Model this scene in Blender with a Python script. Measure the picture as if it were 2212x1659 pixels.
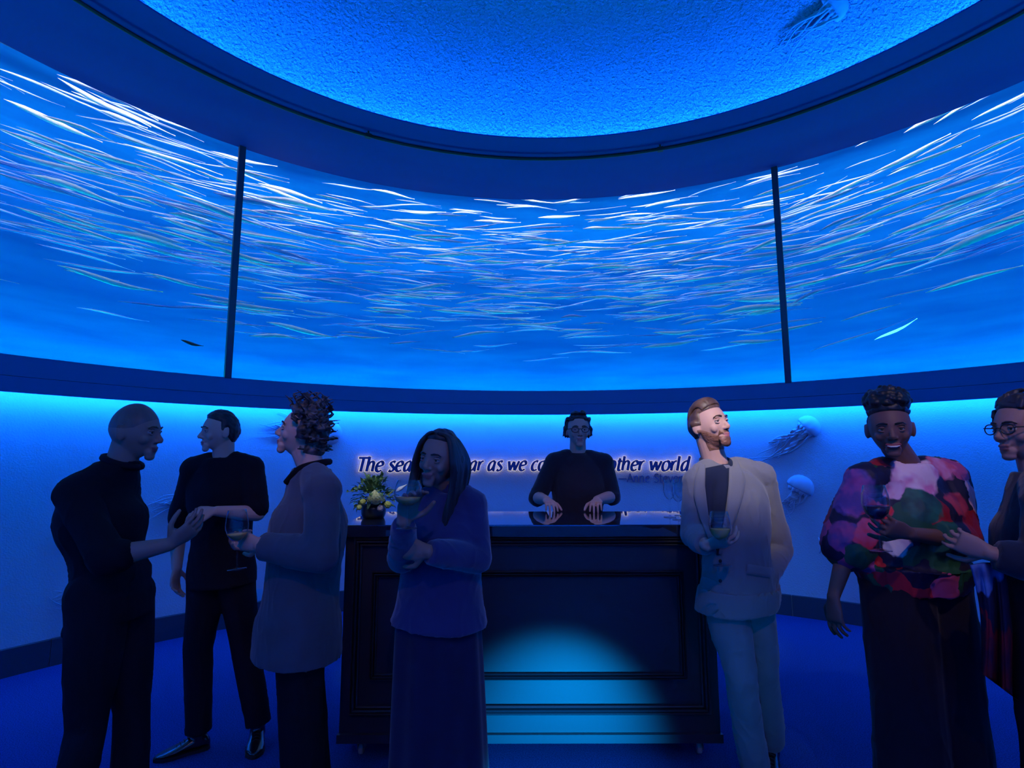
import bpy, bmesh, math, random
import numpy as np
from mathutils import Vector, Matrix, noise
from mathutils.bvhtree import BVHTree

for _o in list(bpy.data.objects):
    bpy.data.objects.remove(_o, do_unlink=True)
scene = bpy.context.scene
COL = scene.collection
PI = math.pi
random.seed(7)

# ------------------------------------------------------------------ camera, world, exposure
IW, IH, FPX = 2212.0, 1659.0, 1200.0
EYE = Vector((0.0, 0.0, 1.5))
PITCH, ROLL = 0.1293, -0.00155
_c, _s = math.cos(PITCH), math.sin(PITCH)
_fw = Vector((0, _c, _s)); _up = Vector((0, -_s, _c)); _rt = Vector((1, 0, 0))
_cr, _sr = math.cos(ROLL), math.sin(ROLL)
CR = _cr * _rt + _sr * _up
CU = -_sr * _rt + _cr * _up
cam_data = bpy.data.cameras.new('camera')
cam = bpy.data.objects.new('camera', cam_data)
COL.objects.link(cam)
cam_data.sensor_fit = 'HORIZONTAL'
cam_data.sensor_width = 36.0
cam_data.lens = 36.0 * FPX / IW
cam_data.clip_start = 0.05
M = Matrix((CR, CU, -_fw)).transposed().to_4x4()
M.translation = EYE
cam.matrix_world = M
scene.camera = cam

world = bpy.data.worlds.new('world')
scene.world = world
world.use_nodes = True
world.node_tree.nodes['Background'].inputs[0].default_value = (0.0, 0.01, 0.05, 1)
world.node_tree.nodes['Background'].inputs[1].default_value = 0.05

vs = scene.view_settings
vs.view_transform = 'Standard'
vs.look = 'None'
vs.gamma = 1.0
vs.exposure = 0.0
vs.use_curve_mapping = False
cy = scene.cycles
cy.use_denoising = True
cy.max_bounces = 6
cy.diffuse_bounces = 3
cy.glossy_bounces = 3
cy.transmission_bounces = 4
cy.transparent_max_bounces = 12
cy.sample_clamp_indirect = 3.0
cy.caustics_reflective = False
cy.caustics_refractive = False
cy.blur_glossy = 0.5

# ------------------------------------------------------------------ room constants (metres)
CX, CY = 0.32, 1.65          # axis of the round room
R_WALL, R_LEDGE, R_WIN = 4.49, 4.318, 4.348
R_DOME, R_RAIL = 3.144, 3.424
Z_COVE, Z_SEAM, Z_SILL, Z_CEIL = 1.943, 2.057, 2.203, 4.407
BLUE = (0.003, 0.13, 1.0)

# ------------------------------------------------------------------ spot lamps out of view: most overhead, two low behind the viewer
def spot(name, loc, aim, energy, color, angle, blend=0.6, size=0.05):
    d = bpy.data.lights.new(name, 'SPOT')
    d.energy = energy; d.color = color; d.spot_size = math.radians(angle)
    d.spot_blend = blend; d.shadow_soft_size = size
    o = bpy.data.objects.new(name, d); COL.objects.link(o)
    o.location = loc
    o.rotation_euler = (Vector(aim) - Vector(loc)).to_track_quat('-Z', 'Y').to_euler()
    return o

spot('spotlight_guest', (0.2, -0.6, 4.2), (1.03, 2.7, 1.66), 760, (1.0, 0.88, 0.92), 12.5, 1.0)
spot('spotlight_bar', (0.95, -1.3, 0.28), (0.20, 3.0, 0.0), 4600, (0.0, 0.34, 1.0), 17, 1.0, 0.05)
spot('spotlight_legs', (-0.4, -1.0, 0.9), (1.15, 2.7, 0.5), 80, (0.0, 0.40, 1.0), 15, 1.0, 0.05)  # extra beam added to tint the blazer guest's trousers
spot('spotlight_flowers', (-0.9, 1.0, 4.3), (-0.83, 3.3, 1.25), 260, (1.0, 0.95, 0.75), 11, 0.6)
spot('spotlight_blouse', (1.2, -0.5, 4.2), (1.78, 2.4, 1.25), 130, (1.0, 0.70, 0.66), 17, 0.9)
spot('spotlight_bartender', (0.45, 1.0, 4.3), (0.46, 3.62, 1.25), 70, (1.0, 0.62, 0.60), 12, 0.9)
spot('spotlight_jacket', (-0.6, -0.2, 4.2), (-1.05, 2.65, 1.42), 60, (1.0, 0.60, 0.52), 15, 0.9)
spot('spotlight_room', (0.3, -1.6, 4.2), (0.3, 3.2, 1.0), 46, (1.0, 0.66, 0.64), 66, 0.9, 0.0)

# ------------------------------------------------------------------ pixel helpers: a sight line through the photograph met with a depth
def ray(u, v):
    return (CR * ((u - IW / 2) / FPX) + CU * ((IH / 2 - v) / FPX) + _fw)

def at(u, v, y):
    d = ray(u, v)
    return EYE + d * (y / d.y)

def on_cyl(u, v, r):
    d = ray(u, v)
    ox, oy = EYE.x - CX, EYE.y - CY
    a = d.x ** 2 + d.y ** 2; b = 2 * (ox * d.x + oy * d.y); c = ox * ox + oy * oy - r * r
    t = (-b + math.sqrt(b * b - 4 * a * c)) / (2 * a)
    return EYE + d * t

def gz(u, y, z):
    zc = y * _c + (z - EYE.z) * _s
    return Vector(((u - IW / 2) * zc / FPX, y, z))

def cyl(a, r, z):
    return Vector((CX + r * math.sin(a), CY + r * math.cos(a), z))

def ang(p):
    return math.atan2(p.x - CX, p.y - CY)

# ------------------------------------------------------------------ materials
def mat(name, color=(0.5, 0.5, 0.5), rough=0.6, metal=0.0, spec=0.5, emit=None, estr=0.0, bump=None, sheen=0.0, coat=0.0):
    m = bpy.data.materials.new(name); m.use_nodes = True
    nt = m.node_tree; b = nt.nodes['Principled BSDF']
    b.inputs['Base Color'].default_value = (*color, 1)
    b.inputs['Roughness'].default_value = rough
    b.inputs['Metallic'].default_value = metal
    b.inputs['Specular IOR Level'].default_value = spec
    if sheen: b.inputs['Sheen Weight'].default_value = sheen
    if coat: b.inputs['Coat Weight'].default_value = coat
    if emit:
        b.inputs['Emission Color'].default_value = (*emit, 1)
        b.inputs['Emission Strength'].default_value = estr
    if bump:
        scale, strength, dist = bump[:3]
        tc = nt.nodes.new('ShaderNodeTexCoord'); n = nt.nodes.new('ShaderNodeTexNoise')
        n.inputs['Scale'].default_value = scale; n.inputs['Detail'].default_value = 4
        bp = nt.nodes.new('ShaderNodeBump'); bp.inputs['Strength'].default_value = strength
        bp.inputs['Distance'].default_value = dist
        nt.links.new(tc.outputs['Object'], n.inputs['Vector'])
        nt.links.new(n.outputs['Fac'], bp.inputs['Height'])
        nt.links.new(bp.outputs['Normal'], b.inputs['Normal'])
    return m

def vary(m, scale, c0, c1, lo=0.35, hi=0.65, stretch=(1, 1, 1), detail=3, gen='Object'):
    nt = m.node_tree; b = nt.nodes['Principled BSDF']
    tc = nt.nodes.new('ShaderNodeTexCoord'); mp = nt.nodes.new('ShaderNodeMapping')
    mp.inputs['Scale'].default_value = stretch
    n = nt.nodes.new('ShaderNodeTexNoise'); n.inputs['Scale'].default_value = scale; n.inputs['Detail'].default_value = detail
    cr = nt.nodes.new('ShaderNodeValToRGB')
    cr.color_ramp.elements[0].position = lo; cr.color_ramp.elements[0].color = (*c0, 1)
    cr.color_ramp.elements[1].position = hi; cr.color_ramp.elements[1].color = (*c1, 1)
    nt.links.new(tc.outputs[gen], mp.inputs[0]); nt.links.new(mp.outputs[0], n.inputs['Vector'])
    nt.links.new(n.outputs['Fac'], cr.inputs[0]); nt.links.new(cr.outputs[0], b.inputs['Base Color'])
    return m

def emitter(name, color, strength):
    m = bpy.data.materials.new(name); m.use_nodes = True
    nt = m.node_tree; nt.nodes.remove(nt.nodes['Principled BSDF'])
    e = nt.nodes.new('ShaderNodeEmission')
    e.inputs[0].default_value = (*color, 1); e.inputs[1].default_value = strength
    nt.links.new(e.outputs[0], nt.nodes['Material Output'].inputs[0])
    return m

def clear(name, tint=(1, 1, 1), gloss=1.0, ior=1.45, rough=0.02):
    m = bpy.data.materials.new(name); m.use_nodes = True
    nt = m.node_tree; nt.nodes.remove(nt.nodes['Principled BSDF'])
    t = nt.nodes.new('ShaderNodeBsdfTransparent'); t.inputs[0].default_value = (*tint, 1)
    g = nt.nodes.new('ShaderNodeBsdfGlossy'); g.inputs['Roughness'].default_value = rough
    fr = nt.nodes.new('ShaderNodeLayerWeight'); fr.inputs[0].default_value = 0.5
    pw = nt.nodes.new('ShaderNodeMath'); pw.operation = 'POWER'; pw.inputs[1].default_value = 4.0
    mu = nt.nodes.new('ShaderNodeMath'); mu.operation = 'MULTIPLY_ADD'; mu.inputs[1].default_value = gloss; mu.inputs[2].default_value = gloss * 0.05; mu.use_clamp = True
    mx = nt.nodes.new('ShaderNodeMixShader')
    nt.links.new(fr.outputs[1], pw.inputs[0]); nt.links.new(pw.outputs[0], mu.inputs[0]); nt.links.new(mu.outputs[0], mx.inputs[0])
    nt.links.new(t.outputs[0], mx.inputs[1]); nt.links.new(g.outputs[0], mx.inputs[2])
    nt.links.new(mx.outputs[0], nt.nodes['Material Output'].inputs[0])
    return m

MAT = {}
MAT['wall'] = mat('wall_plaster', (0.62, 0.64, 0.68), 0.85, spec=0.2, bump=(90, 0.35, 0.012))
MAT['ceiling'] = mat('ceiling_paint', (0.002, 0.036, 0.25), 0.75, spec=0.2)
MAT['ledge'] = mat('ledge_paint', (0.01, 0.20, 0.42), 0.6, spec=0.3)
MAT['dome'] = mat('dome_plaster', (0.30, 0.30, 0.46), 0.95, spec=0.1, bump=(42, 1.0, 0.05))
MAT['carpet'] = mat('carpet', (0.22, 0.24, 0.30), 0.95, spec=0.05, bump=(220, 0.6, 0.01))
vary(MAT['carpet'], 160, (0.007, 0.045, 0.17), (0.016, 0.09, 0.30), 0.4, 0.6)
MAT['tile'] = mat('baseboard_tile', (0.05, 0.055, 0.07), 0.35, spec=0.5)
MAT['black_rubber'] = mat('black_rubber', (0.008, 0.008, 0.01), 0.5)
MAT['joint'] = mat('joint_seal', (0.02, 0.025, 0.07), 0.5)
MAT['glass_pane'] = clear('tank_pane', (0.97, 0.99, 1.0), 0.25, 1.33, 0.0)
MAT['water'] = mat('tank_backdrop', (0.0, 0.160, 0.60), 0.9, spec=0.05)  # blue haze of the water painted onto the tank's back and floor
vary(MAT['water'], 1.0, (0.0, 0.11, 0.46), (0.0, 0.165, 0.57), .3, .7, (1, 1, 7), 5)  # soft level streaks of the water painted into that blue
MAT['led_cove'] = emitter('led_cove', BLUE, 67)
MAT['led_dome'] = emitter('led_dome', (0.002, 0.15, 1.0), 132)
MAT['led_tank'] = emitter('led_tank', (0.88, 0.88, 1.0), 44)
MAT['led_tank_top'] = emitter('led_tank_top', (0.84, 0.88, 1.0), 16)
MAT['led_tank_low'] = emitter('led_tank_low', (0.0, 0.92, 1.0), 44)
MAT['led_body'] = mat('led_body', (0.3, 0.3, 0.3), 0.5)

# ------------------------------------------------------------------ mesh builder
class MB:
    def __init__(self):
        self.v = []; self.f = []
    def add(self, vs, fs):
        n = len(self.v)
        self.v += [Vector(p) for p in vs]
        self.f += [tuple(i + n for i in f) for f in fs]
        return self
    def box(self, c, s, mx=None):
        c = Vector(c); hx, hy, hz = s[0] / 2, s[1] / 2, s[2] / 2
        vs = [Vector((x, y, z)) for x in (-hx, hx) for y in (-hy, hy) for z in (-hz, hz)]
        vs = [c + (mx @ p if mx else p) for p in vs]
        return self.add(vs, [(0, 1, 3, 2), (4, 6, 7, 5), (0, 4, 5, 1), (2, 3, 7, 6), (0, 2, 6, 4), (1, 5, 7, 3)])
    def loft(self, rings, closed=True, caps=True):
        n = len(rings[0]); vs = [p for r in rings for p in r]; fs = []
        for i in range(len(rings) - 1):
            for j in range(n if closed else n - 1):
                k = (j + 1) % n
                fs.append((i * n + j, i * n + k, (i + 1) * n + k, (i + 1) * n + j))
        if caps and closed:
            fs.append(tuple(range(n - 1, -1, -1)))
            fs.append(tuple((len(rings) - 1) * n + j for j in range(n)))
        return self.add(vs, fs)
    def tube(self, pts, rad, n=8, flat=None):
        pts = [Vector(p) for p in pts]
        if not hasattr(rad, '__len__'): rad = [rad] * len(pts)
        rings = []; prev = None
        for i, p in enumerate(pts):
            d = (pts[min(i + 1, len(pts) - 1)] - pts[max(i - 1, 0)])
            d = d.normalized() if d.length > 1e-9 else Vector((0, 0, 1))
            if prev is None:
                a = d.orthogonal().normalized()
                if flat:
                    a = Vector(flat); a = (a - d * a.dot(d)).normalized()
            else:
                a = prev - d * prev.dot(d)
                a = a.normalized() if a.length > 1e-9 else d.orthogonal().normalized()
            prev = a; b = d.cross(a)
            ra, rb = (rad[i] if hasattr(rad[i], '__len__') else (rad[i], rad[i]))
            rings.append([p + a * (ra * math.cos(2 * PI * k / n)) + b * (rb * math.sin(2 * PI * k / n)) for k in range(n)])
        return self.loft(rings)
    def cone(self, p0, r0, p1, r1, n=16, m=4):
        # round-ended tapered limb
        p0, p1 = Vector(p0), Vector(p1); d = (p1 - p0)
        d = d.normalized() if d.length > 1e-9 else Vector((0, 0, 1))
        a = d.orthogonal().normalized(); b = d.cross(a); rings = []
        for k in range(m):
            t = PI / 2 * (1 - (k + 0.35) / m)
            rings.append((p0 - d * r0 * math.sin(t), r0 * math.cos(t)))
        rings.append((p0, r0)); rings.append((p0.lerp(p1, 0.5), (r0 + r1) / 2)); rings.append((p1, r1))
        for k in range(m):
            t = PI / 2 * ((k + 0.65) / m)
            rings.append((p1 + d * r1 * math.sin(t), r1 * math.cos(t)))
        return self.loft([[c + (a * math.cos(2 * PI * j / n) + b * math.sin(2 * PI * j / n)) * r for j in range(n)] for c, r in rings])
    def ell(self, c, r, mx=None, nu=20, nv=12, fn=None):
        c = Vector(c); rings = []
        for i in range(nv):
            t = PI * (i + 0.5) / nv
            ring = []
            for j in range(nu):
                a = 2 * PI * j / nu
                p = Vector((math.sin(t) * math.cos(a) * r[0], math.sin(t) * math.sin(a) * r[1], -math.cos(t) * r[2]))
                if fn: p = fn(p)
                ring.append(c + (mx @ p if mx else p))
            rings.append(ring)
        return self.loft(rings)
    def lathe(self, prof, c=(0, 0, 0), n=32, mx=None, caps=False):
        c = Vector(c)
        rings = []
        for r, z in prof:
            rings.append([c + ((mx @ Vector((r * math.cos(2 * PI * k / n), r * math.sin(2 * PI * k / n), z))) if mx else Vector((r * math.cos(2 * PI * k / n), r * math.sin(2 * PI * k / n), z))) for k in range(n)])
        return self.loft(rings, caps=caps)
    def sweep(self, prof, a0, a1, n, full=False):
        # closed profile of (radius, height) carried round the room's axis
        m = len(prof); vs = []; fs = []
        k = n if full else n + 1
        for i in range(k):
            a = a0 + (a1 - a0) * i / n
            vs += [cyl(a, r, z) for r, z in prof]
        for i in range(n):
            i2 = (i + 1) % k
            for j in range(m):
                j2 = (j + 1) % m
                fs.append((i * m + j, i * m + j2, i2 * m + j2, i2 * m + j))
        if not full:
            fs.append(tuple(range(m))); fs.append(tuple((k - 1) * m + j for j in range(m - 1, -1, -1)))
        return self.add(vs, fs)
    def build(self, name, m=None, parent=None, smooth=True, angle=None):
        me = bpy.data.meshes.new(name)
        me.from_pydata([tuple(p) for p in self.v], [], self.f)
        bm = bmesh.new(); bm.from_mesh(me); bmesh.ops.recalc_face_normals(bm, faces=bm.faces)
        if angle is not None:
            for e in bm.edges:
                if len(e.link_faces) == 2 and e.calc_face_angle(0) > math.radians(angle): e.smooth = False
        bm.to_mesh(me); bm.free()
        return link(name, me, m, parent, smooth)

def link(name, me, m=None, parent=None, smooth=True):
    o = bpy.data.objects.new(name, me); COL.objects.link(o)
    if m: me.materials.append(m)
    if smooth: me.polygons.foreach_set('use_smooth', [True] * len(me.polygons))
    if parent: adopt(o, parent)
    return o

def adopt(o, parent):
    o.parent = parent
    o.matrix_parent_inverse = wm(parent).inverted()

def wm(o):
    m = Matrix.LocRotScale(o.location, o.rotation_euler, o.scale)
    return (wm(o.parent) @ o.matrix_parent_inverse @ m) if o.parent else m

def tag(o, label=None, cat=None, group=None, kind=None):
    if label: o['label'] = label
    if cat: o['category'] = cat
    if group: o['group'] = group
    if kind: o['kind'] = kind
    return o

def thing(name, loc, label, cat, group=None):
    o = bpy.data.objects.new(name, None); COL.objects.link(o); o.location = loc
    o.empty_display_size = 0.1
    return tag(o, label, cat, group)

def copy_tree(o, parent=None):
    c = o.copy(); COL.objects.link(c)
    if parent: c.parent = parent
    for ch in list(o.children): copy_tree(ch, c)
    return c

def bezpts(pts, n=6):
    # smooth curve through points
    pts = [Vector(p) for p in pts]; out = []
    for i in range(len(pts) - 1):
        p0 = pts[max(i - 1, 0)]; p1 = pts[i]; p2 = pts[i + 1]; p3 = pts[min(i + 2, len(pts) - 1)]
        for k in range(n):
            t = k / n
            out.append(0.5 * ((2 * p1) + (p2 - p0) * t + (2 * p0 - 5 * p1 + 4 * p2 - p3) * t * t + (3 * p1 - p0 - 3 * p2 + p3) * t ** 3))
    out.append(pts[-1]); return out

def remeshed(mb, voxel, smooth_it=2, fold=None):
    # union of overlapping closed shapes as one continuous skin
    me = bpy.data.meshes.new('tmp'); me.from_pydata([tuple(p) for p in mb.v], [], mb.f)
    bm = bmesh.new(); bm.from_mesh(me)
    # make every closed piece face outwards
    bmesh.ops.recalc_face_normals(bm, faces=bm.faces)
    bm.to_mesh(me); bm.free()
    o = bpy.data.objects.new('tmp', me); COL.objects.link(o)
    r = o.modifiers.new('r', 'REMESH'); r.mode = 'VOXEL'; r.voxel_size = voxel; r.use_smooth_shade = True
    if smooth_it:
        s = o.modifiers.new('s', 'SMOOTH'); s.factor = 0.5; s.iterations = smooth_it
    dg = bpy.context.evaluated_depsgraph_get(); dg.update()
    out = bpy.data.meshes.new_from_object(o.evaluated_get(dg))
    bpy.data.objects.remove(o, do_unlink=True); bpy.data.meshes.remove(me)
    if fold:
        n = len(out.vertices)
        co = np.empty(n * 3, 'f'); out.vertices.foreach_get('co', co); co = co.reshape(-1, 3)
        nr = np.empty(n * 3, 'f'); out.vertices.foreach_get('normal', nr); nr = nr.reshape(-1, 3)
        amp, fx, fz = fold[:3]
        d = np.array([noise.noise((p[0] * fx, p[1] * fx, p[2] * fz)) + 0.5 * noise.noise((p[0] * fx * 2 + 9, p[1] * fx * 2, p[2] * fz * 2.2)) for p in co])
        d2 = np.array([.30 - abs(noise.noise((p[0] * fx * 2.2 + p[2] * 3, p[1] * fx * 2.2, p[2] * fz * 1.6 + 4))) for p in co])
        d = np.where(d < 0, d * 1.4, d * .7) + 0.8 * np.where(d2 > .18, (d2 - .18) * 4, 0)
        co = co + nr * (d * amp * 1.15)[:, None]
        out.vertices.foreach_set('co', co.astype('f').ravel()); out.update()
    out.materials.clear()
    return out

# ------------------------------------------------------------------ the round room
A_ALL = (-PI, PI)
def structure(name, mb, m, smooth=True, angle=30):
    o = mb.build(name, m, None, smooth, angle); o['kind'] = 'structure'; return o

floor = MB(); n = 96
floor.add([cyl(2 * PI * k / n, 5.9, 0.0) for k in range(n)] + [cyl(2 * PI * k / n, 5.9, -0.12) for k in range(n)],
          [tuple(range(n)), tuple(range(2 * n - 1, n - 1, -1))] + [(k, n + k, n + (k + 1) % n, (k + 1) % n) for k in range(n)])
structure('floor', floor, MAT['carpet'], smooth=False)

w = MB(); w.sweep([(R_WALL, 0), (R_WALL, 2.05), (R_WALL + 0.08, 2.05), (R_WALL + 0.08, 0)], -1.75, 1.75, 128)
structure('wall_back', w, MAT['wall'])
w = MB(); w.sweep([(R_WALL, 0), (R_WALL, 2.05), (R_WALL + 0.08, 2.05), (R_WALL + 0.08, 0)], 1.75, 2 * PI - 1.75, 96)
structure('wall_front', w, MAT['wall'])

# baseboard of dark tiles with fine joints
bb = MB(); N_T = 46
for k in range(N_T):
    a0 = -PI + 2 * PI * k / N_T; a1 = -PI + 2 * PI * (k + 1) / N_T - 0.0012
    bb.sweep([(R_WALL - 0.012, 0.0), (R_WALL - 0.012, 0.186), (R_WALL - 0.006, 0.193), (R_WALL + 0.001, 0.193), (R_WALL + 0.001, 0.0)], a0, a1, 4)
structure('baseboard_back', bb, MAT['tile'])

# ledge under the tank: two bands with a shadow gap, the lower one hiding the cove light
lb = MB(); lb.sweep([(R_LEDGE, Z_COVE), (R_LEDGE + 0.004, Z_SEAM - 0.004), (R_WALL + 0.08, Z_SEAM - 0.004), (R_WALL + 0.08, 2.03), (R_LEDGE + 0.022, 2.03), (R_LEDGE + 0.022, Z_COVE)], *A_ALL, 160, True)
structure('trim_1', lb, MAT['ledge'])
ub = MB(); ub.sweep([(R_LEDGE + 0.012, Z_SEAM), (R_WIN - 0.006, Z_SILL), (R_WIN + 0.03, Z_SILL), (R_WIN + 0.03, 2.12), (5.62, 2.12), (5.62, Z_SEAM)], *A_ALL, 160, True)
structure('trim_2', ub, MAT['ledge'])

# ceiling ring between the tank glass and the dome, with an unseen upstand added to shade the dome's middle
cr_ = MB(); cr_.sweep([(R_DOME, Z_CEIL), (R_WIN + 0.03, Z_CEIL), (R_WIN + 0.03, Z_CEIL + 0.14), (3.62, Z_CEIL + 0.14), (3.62, Z_CEIL + 0.05), (3.42, Z_CEIL + 0.05), (3.42, Z_CEIL + 0.095), (3.40, Z_CEIL + 0.095), (3.40, Z_CEIL + 0.04), (3.20, Z_CEIL + 0.02), (R_DOME, Z_CEIL + 0.012)], *A_ALL, 180, True)
structure('ceiling', cr_, MAT['ceiling'])
# shallow dome
dm = MB(); prof = []
for i in range(29):
    t = i / 28
    r = 3.60 * math.cos(t * PI / 2); z = Z_CEIL + 0.06 + 1.15 * math.sin(t * PI / 2)
    prof.append((max(r, 0.004), z))
dm.sweep(prof + [(p[0] + 0.05 if p[0] > 0.01 else 0.004, p[1] + 0.06) for p in prof[::-1]], *A_ALL, 160, True)
structure('ceiling_dome', dm, MAT['dome'])

# tank: back, bottom and lid; three panes in view, the rest of the ring continues round behind the viewer
tb = MB(); tb.sweep([(5.55, 2.1), (5.55, 5.1), (5.62, 5.1), (5.62, 2.1)], *A_ALL, 160, True)
structure('wall_tank', tb, MAT['water'])
tl = MB(); tl.sweep([(3.7, 5.1), (5.62, 5.1), (5.62, 5.16), (3.7, 5.16)], *A_ALL, 120, True)
structure('ceiling_tank', tl, MAT['led_body'])
tfm = MB(); tfm.sweep([(R_WIN + 0.035, 2.12), (5.55, 2.12), (5.55, 2.15), (R_WIN + 0.035, 2.15)], *A_ALL, 120, True)
structure('floor_tank', tfm, MAT['water'])
tw = MB(); tw.sweep([(3.64, Z_CEIL + 0.14), (3.64, 5.1), (3.70, 5.1), (3.70, Z_CEIL + 0.14)], *A_ALL, 120, True)
structure('wall_tank_inner', tw, MAT['led_body'])

aL = ang(on_cyl(508, 569, R_WIN)); aR = ang(on_cyl(1688, 601, R_WIN))
step = aR - aL
edges = [aL - step, aL, aR, aR + step]
def pane(name, a0, a1):
    p = MB(); n = 48
    rows = [[cyl(a0 + (a1 - a0) * i / n, R_WIN, z) for i in range(n + 1)] for z in (Z_SILL - 0.05, Z_CEIL + 0.05)]
    p.loft(rows, closed=False)
    return structure(name, p, MAT['glass_pane'], angle=None)
for i in range(3): pane('window_%d' % (i + 1), edges[i] + 0.006, edges[i + 1] - 0.006)
pane('window_4', edges[3] + 0.006, edges[0] + 2 * PI - 0.006)
for i, a in enumerate(edges):
    t = MB(); t.sweep([(R_WIN - 0.012, Z_SILL - 0.01), (R_WIN - 0.012, Z_CEIL + 0.01), (R_WIN + 0.03, Z_CEIL + 0.01), (R_WIN + 0.03, Z_SILL - 0.01)], a - 0.0065, a + 0.0065, 2)
    structure('trim_%d' % (i + 3), t, MAT['joint'])

# hidden light strips
def strip(name, prof, m, label):
    s = MB(); s.sweep(prof, *A_ALL, 96, True)
    o = s.build(name, m, None, False); return tag(o, label, 'light strip', kind='structure')
strip('trim_7', [(R_LEDGE + 0.045, 1.985), (R_LEDGE + 0.045, 2.005), (R_LEDGE + 0.085, 2.005), (R_LEDGE + 0.085, 1.985)], MAT['led_cove'], 'blue light strip hidden behind the ledge over the wall')
strip('trim_8', [(3.44, Z_CEIL + 0.055), (3.44, Z_CEIL + 0.075), (3.48, Z_CEIL + 0.075), (3.48, Z_CEIL + 0.055)], MAT['led_dome'], 'blue light strip hidden behind the lip of the dome')
strip('trim_9', [(4.50, 4.96), (4.50, 4.99), (4.56, 4.99), (4.56, 4.96)], MAT['led_tank_top'], 'white light strip above the water of the tank')
strip('trim_11', [(4.02, 4.97), (4.02, 4.99), (4.14, 4.99), (4.14, 4.97)], MAT['led_tank'], 'white light strip over the front edge of the tank')  # unseen strip added so the fish are lit from the front
strip('trim_10', [(5.18, 2.155), (5.18, 2.18), (5.22, 2.18), (5.22, 2.155)], MAT['led_tank_low'], 'blue light strip on the floor of the tank')  # unseen strip added to brighten the bottom of the backdrop

# black rail hanging under the ceiling ring
rail = thing('ceiling_rail', cyl(0, R_RAIL, Z_CEIL), 'thin black rail hung round the dark blue ceiling ring below the dome', 'rail')
r_ = MB(); zr = Z_CEIL - 0.045
r_.sweep([(R_RAIL + 0.013 * math.cos(k * PI / 4), zr + 0.013 * math.sin(k * PI / 4)) for k in range(8)], *A_ALL, 180, True)
r_.build('rod', MAT['black_rubber'], rail)
r_ = MB(); r_.sweep([(R_RAIL + 0.045 + 0.006 * math.cos(k * PI / 3), Z_CEIL - 0.008 + 0.006 * math.sin(k * PI / 3)) for k in range(6)], *A_ALL, 160, True)
r_.build('cable', MAT['black_rubber'], rail)  # second thin dark ring running just outside the rod
for (u, v) in ((792, 301), (1427, 330), (155, 20), (2100, 80), (470, 193), (1810, 221))[:2]:
    a = ang(on_cyl(u, v, R_RAIL)); a = math.atan2(*(lambda p: (p.x - CX, p.y - CY))(EYE + ray(u, v) * ((zr - EYE.z) / ray(u, v).z)))
    c = MB(); mx = Matrix.Rotation(-a, 3, 'Z')
    c.box(cyl(a, R_RAIL, zr), (0.05, 0.036, 0.036), mx); c.box(cyl(a, R_RAIL, (zr + Z_CEIL) / 2), (0.014, 0.014, 0.05), mx)
    c.build('clip', MAT['black_rubber'], rail, smooth=False)

# ------------------------------------------------------------------ fish in the tank
MAT['fish'] = mat('fish_scales', (0.9, 0.9, 0.95), 0.35, spec=0.6)
_nt = MAT['fish'].node_tree; _oi = _nt.nodes.new('ShaderNodeObjectInfo'); _rp = _nt.nodes.new('ShaderNodeValToRGB')
_rp.color_ramp.elements[0].color = (0.32, 0.42, 0.85, 1); _rp.color_ramp.elements[1].color = (0.97, 0.94, 1.0, 1)  # random bluer tint stands in for light lost in the water
_rp.color_ramp.elements[0].position = 0.05; _rp.color_ramp.elements[1].position = 0.5
_nt.links.new(_oi.outputs['Random'], _rp.inputs[0]); _nt.links.new(_rp.outputs[0], _nt.nodes['Principled BSDF'].inputs['Base Color'])
MAT['fish_far'] = mat('fish_far', (0.12, 0.33, 0.85), 0.4, spec=0.5)  # blue base colour stands in for the water veiling the far fish
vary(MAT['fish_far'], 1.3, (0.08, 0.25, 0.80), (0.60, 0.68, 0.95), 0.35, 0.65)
MAT['fish_dark'] = mat('fish_dark', (0.02, 0.03, 0.05), 0.5)

def fish_verts(L, h, wav, seed, n=10):
    # slender fish along +X: snout, body, tail stalk, forked tail; returns rings
    rg = random.Random(seed); ph = rg.uniform(0, 6)
    prof = [(0, .03), (.07, .34), (.18, .72), (.34, .97), (.50, 1), (.66, .78), (.80, .46), (.90, .22), (.95, .15), (1.0, .26)]
    rings = []
    for t, r in prof:
        x = (t - .5) * L; z = wav * math.sin(ph + t * 5.5); y = 0.5 * wav * math.sin(ph * 2 + t * 4)
        ry = h * r * (0.5 if t < .9 else 0.10); rz = h * r
        rings.append([Vector((x, y + ry * math.cos(2 * PI * k / 6), z + rz * math.sin(2 * PI * k / 6))) for k in range(6)])
    return rings

fish_meshes = []
for i in range(10):
    b = MB(); b.loft(fish_verts(1.0, 0.027 + 0.004 * (i % 3), 0.008 + 0.004 * (i % 4), i))
    o = b.build('fish_body', MAT['fish'])
    fish_meshes.append(o.data); bpy.data.objects.remove(o)

rf = random.Random(21)
def fish_spot(rg, near=True):
    # angle, height, radius, length; thick school near the surface, thinning downwards
    while True:
        a = rg.uniform(-1.02, 0.98) if near else rg.uniform(-1.3, 1.25)
        z = 2.25 + 2.4 * rg.random()
        q = (z - 2.25) / 2.4
        keep = 0.0 if q < .16 else min(1, max(0.0, (q - .16) / .28)) * (0.35 if q > .84 else 1)
        # the pane left of the left joint empties sooner towards the sill
        if a < aL and q < .42: keep *= 0.3
        if a > aR and q < .45: keep *= 0.35
        if rg.random() < keep: break
    r = rg.uniform(4.47, 4.75) if near else rg.uniform(4.7, 5.35)
    L = rg.uniform(0.28, 0.68) * (1.25 if abs(a) > .5 else 1.0)
    return a, z, r, L

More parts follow.
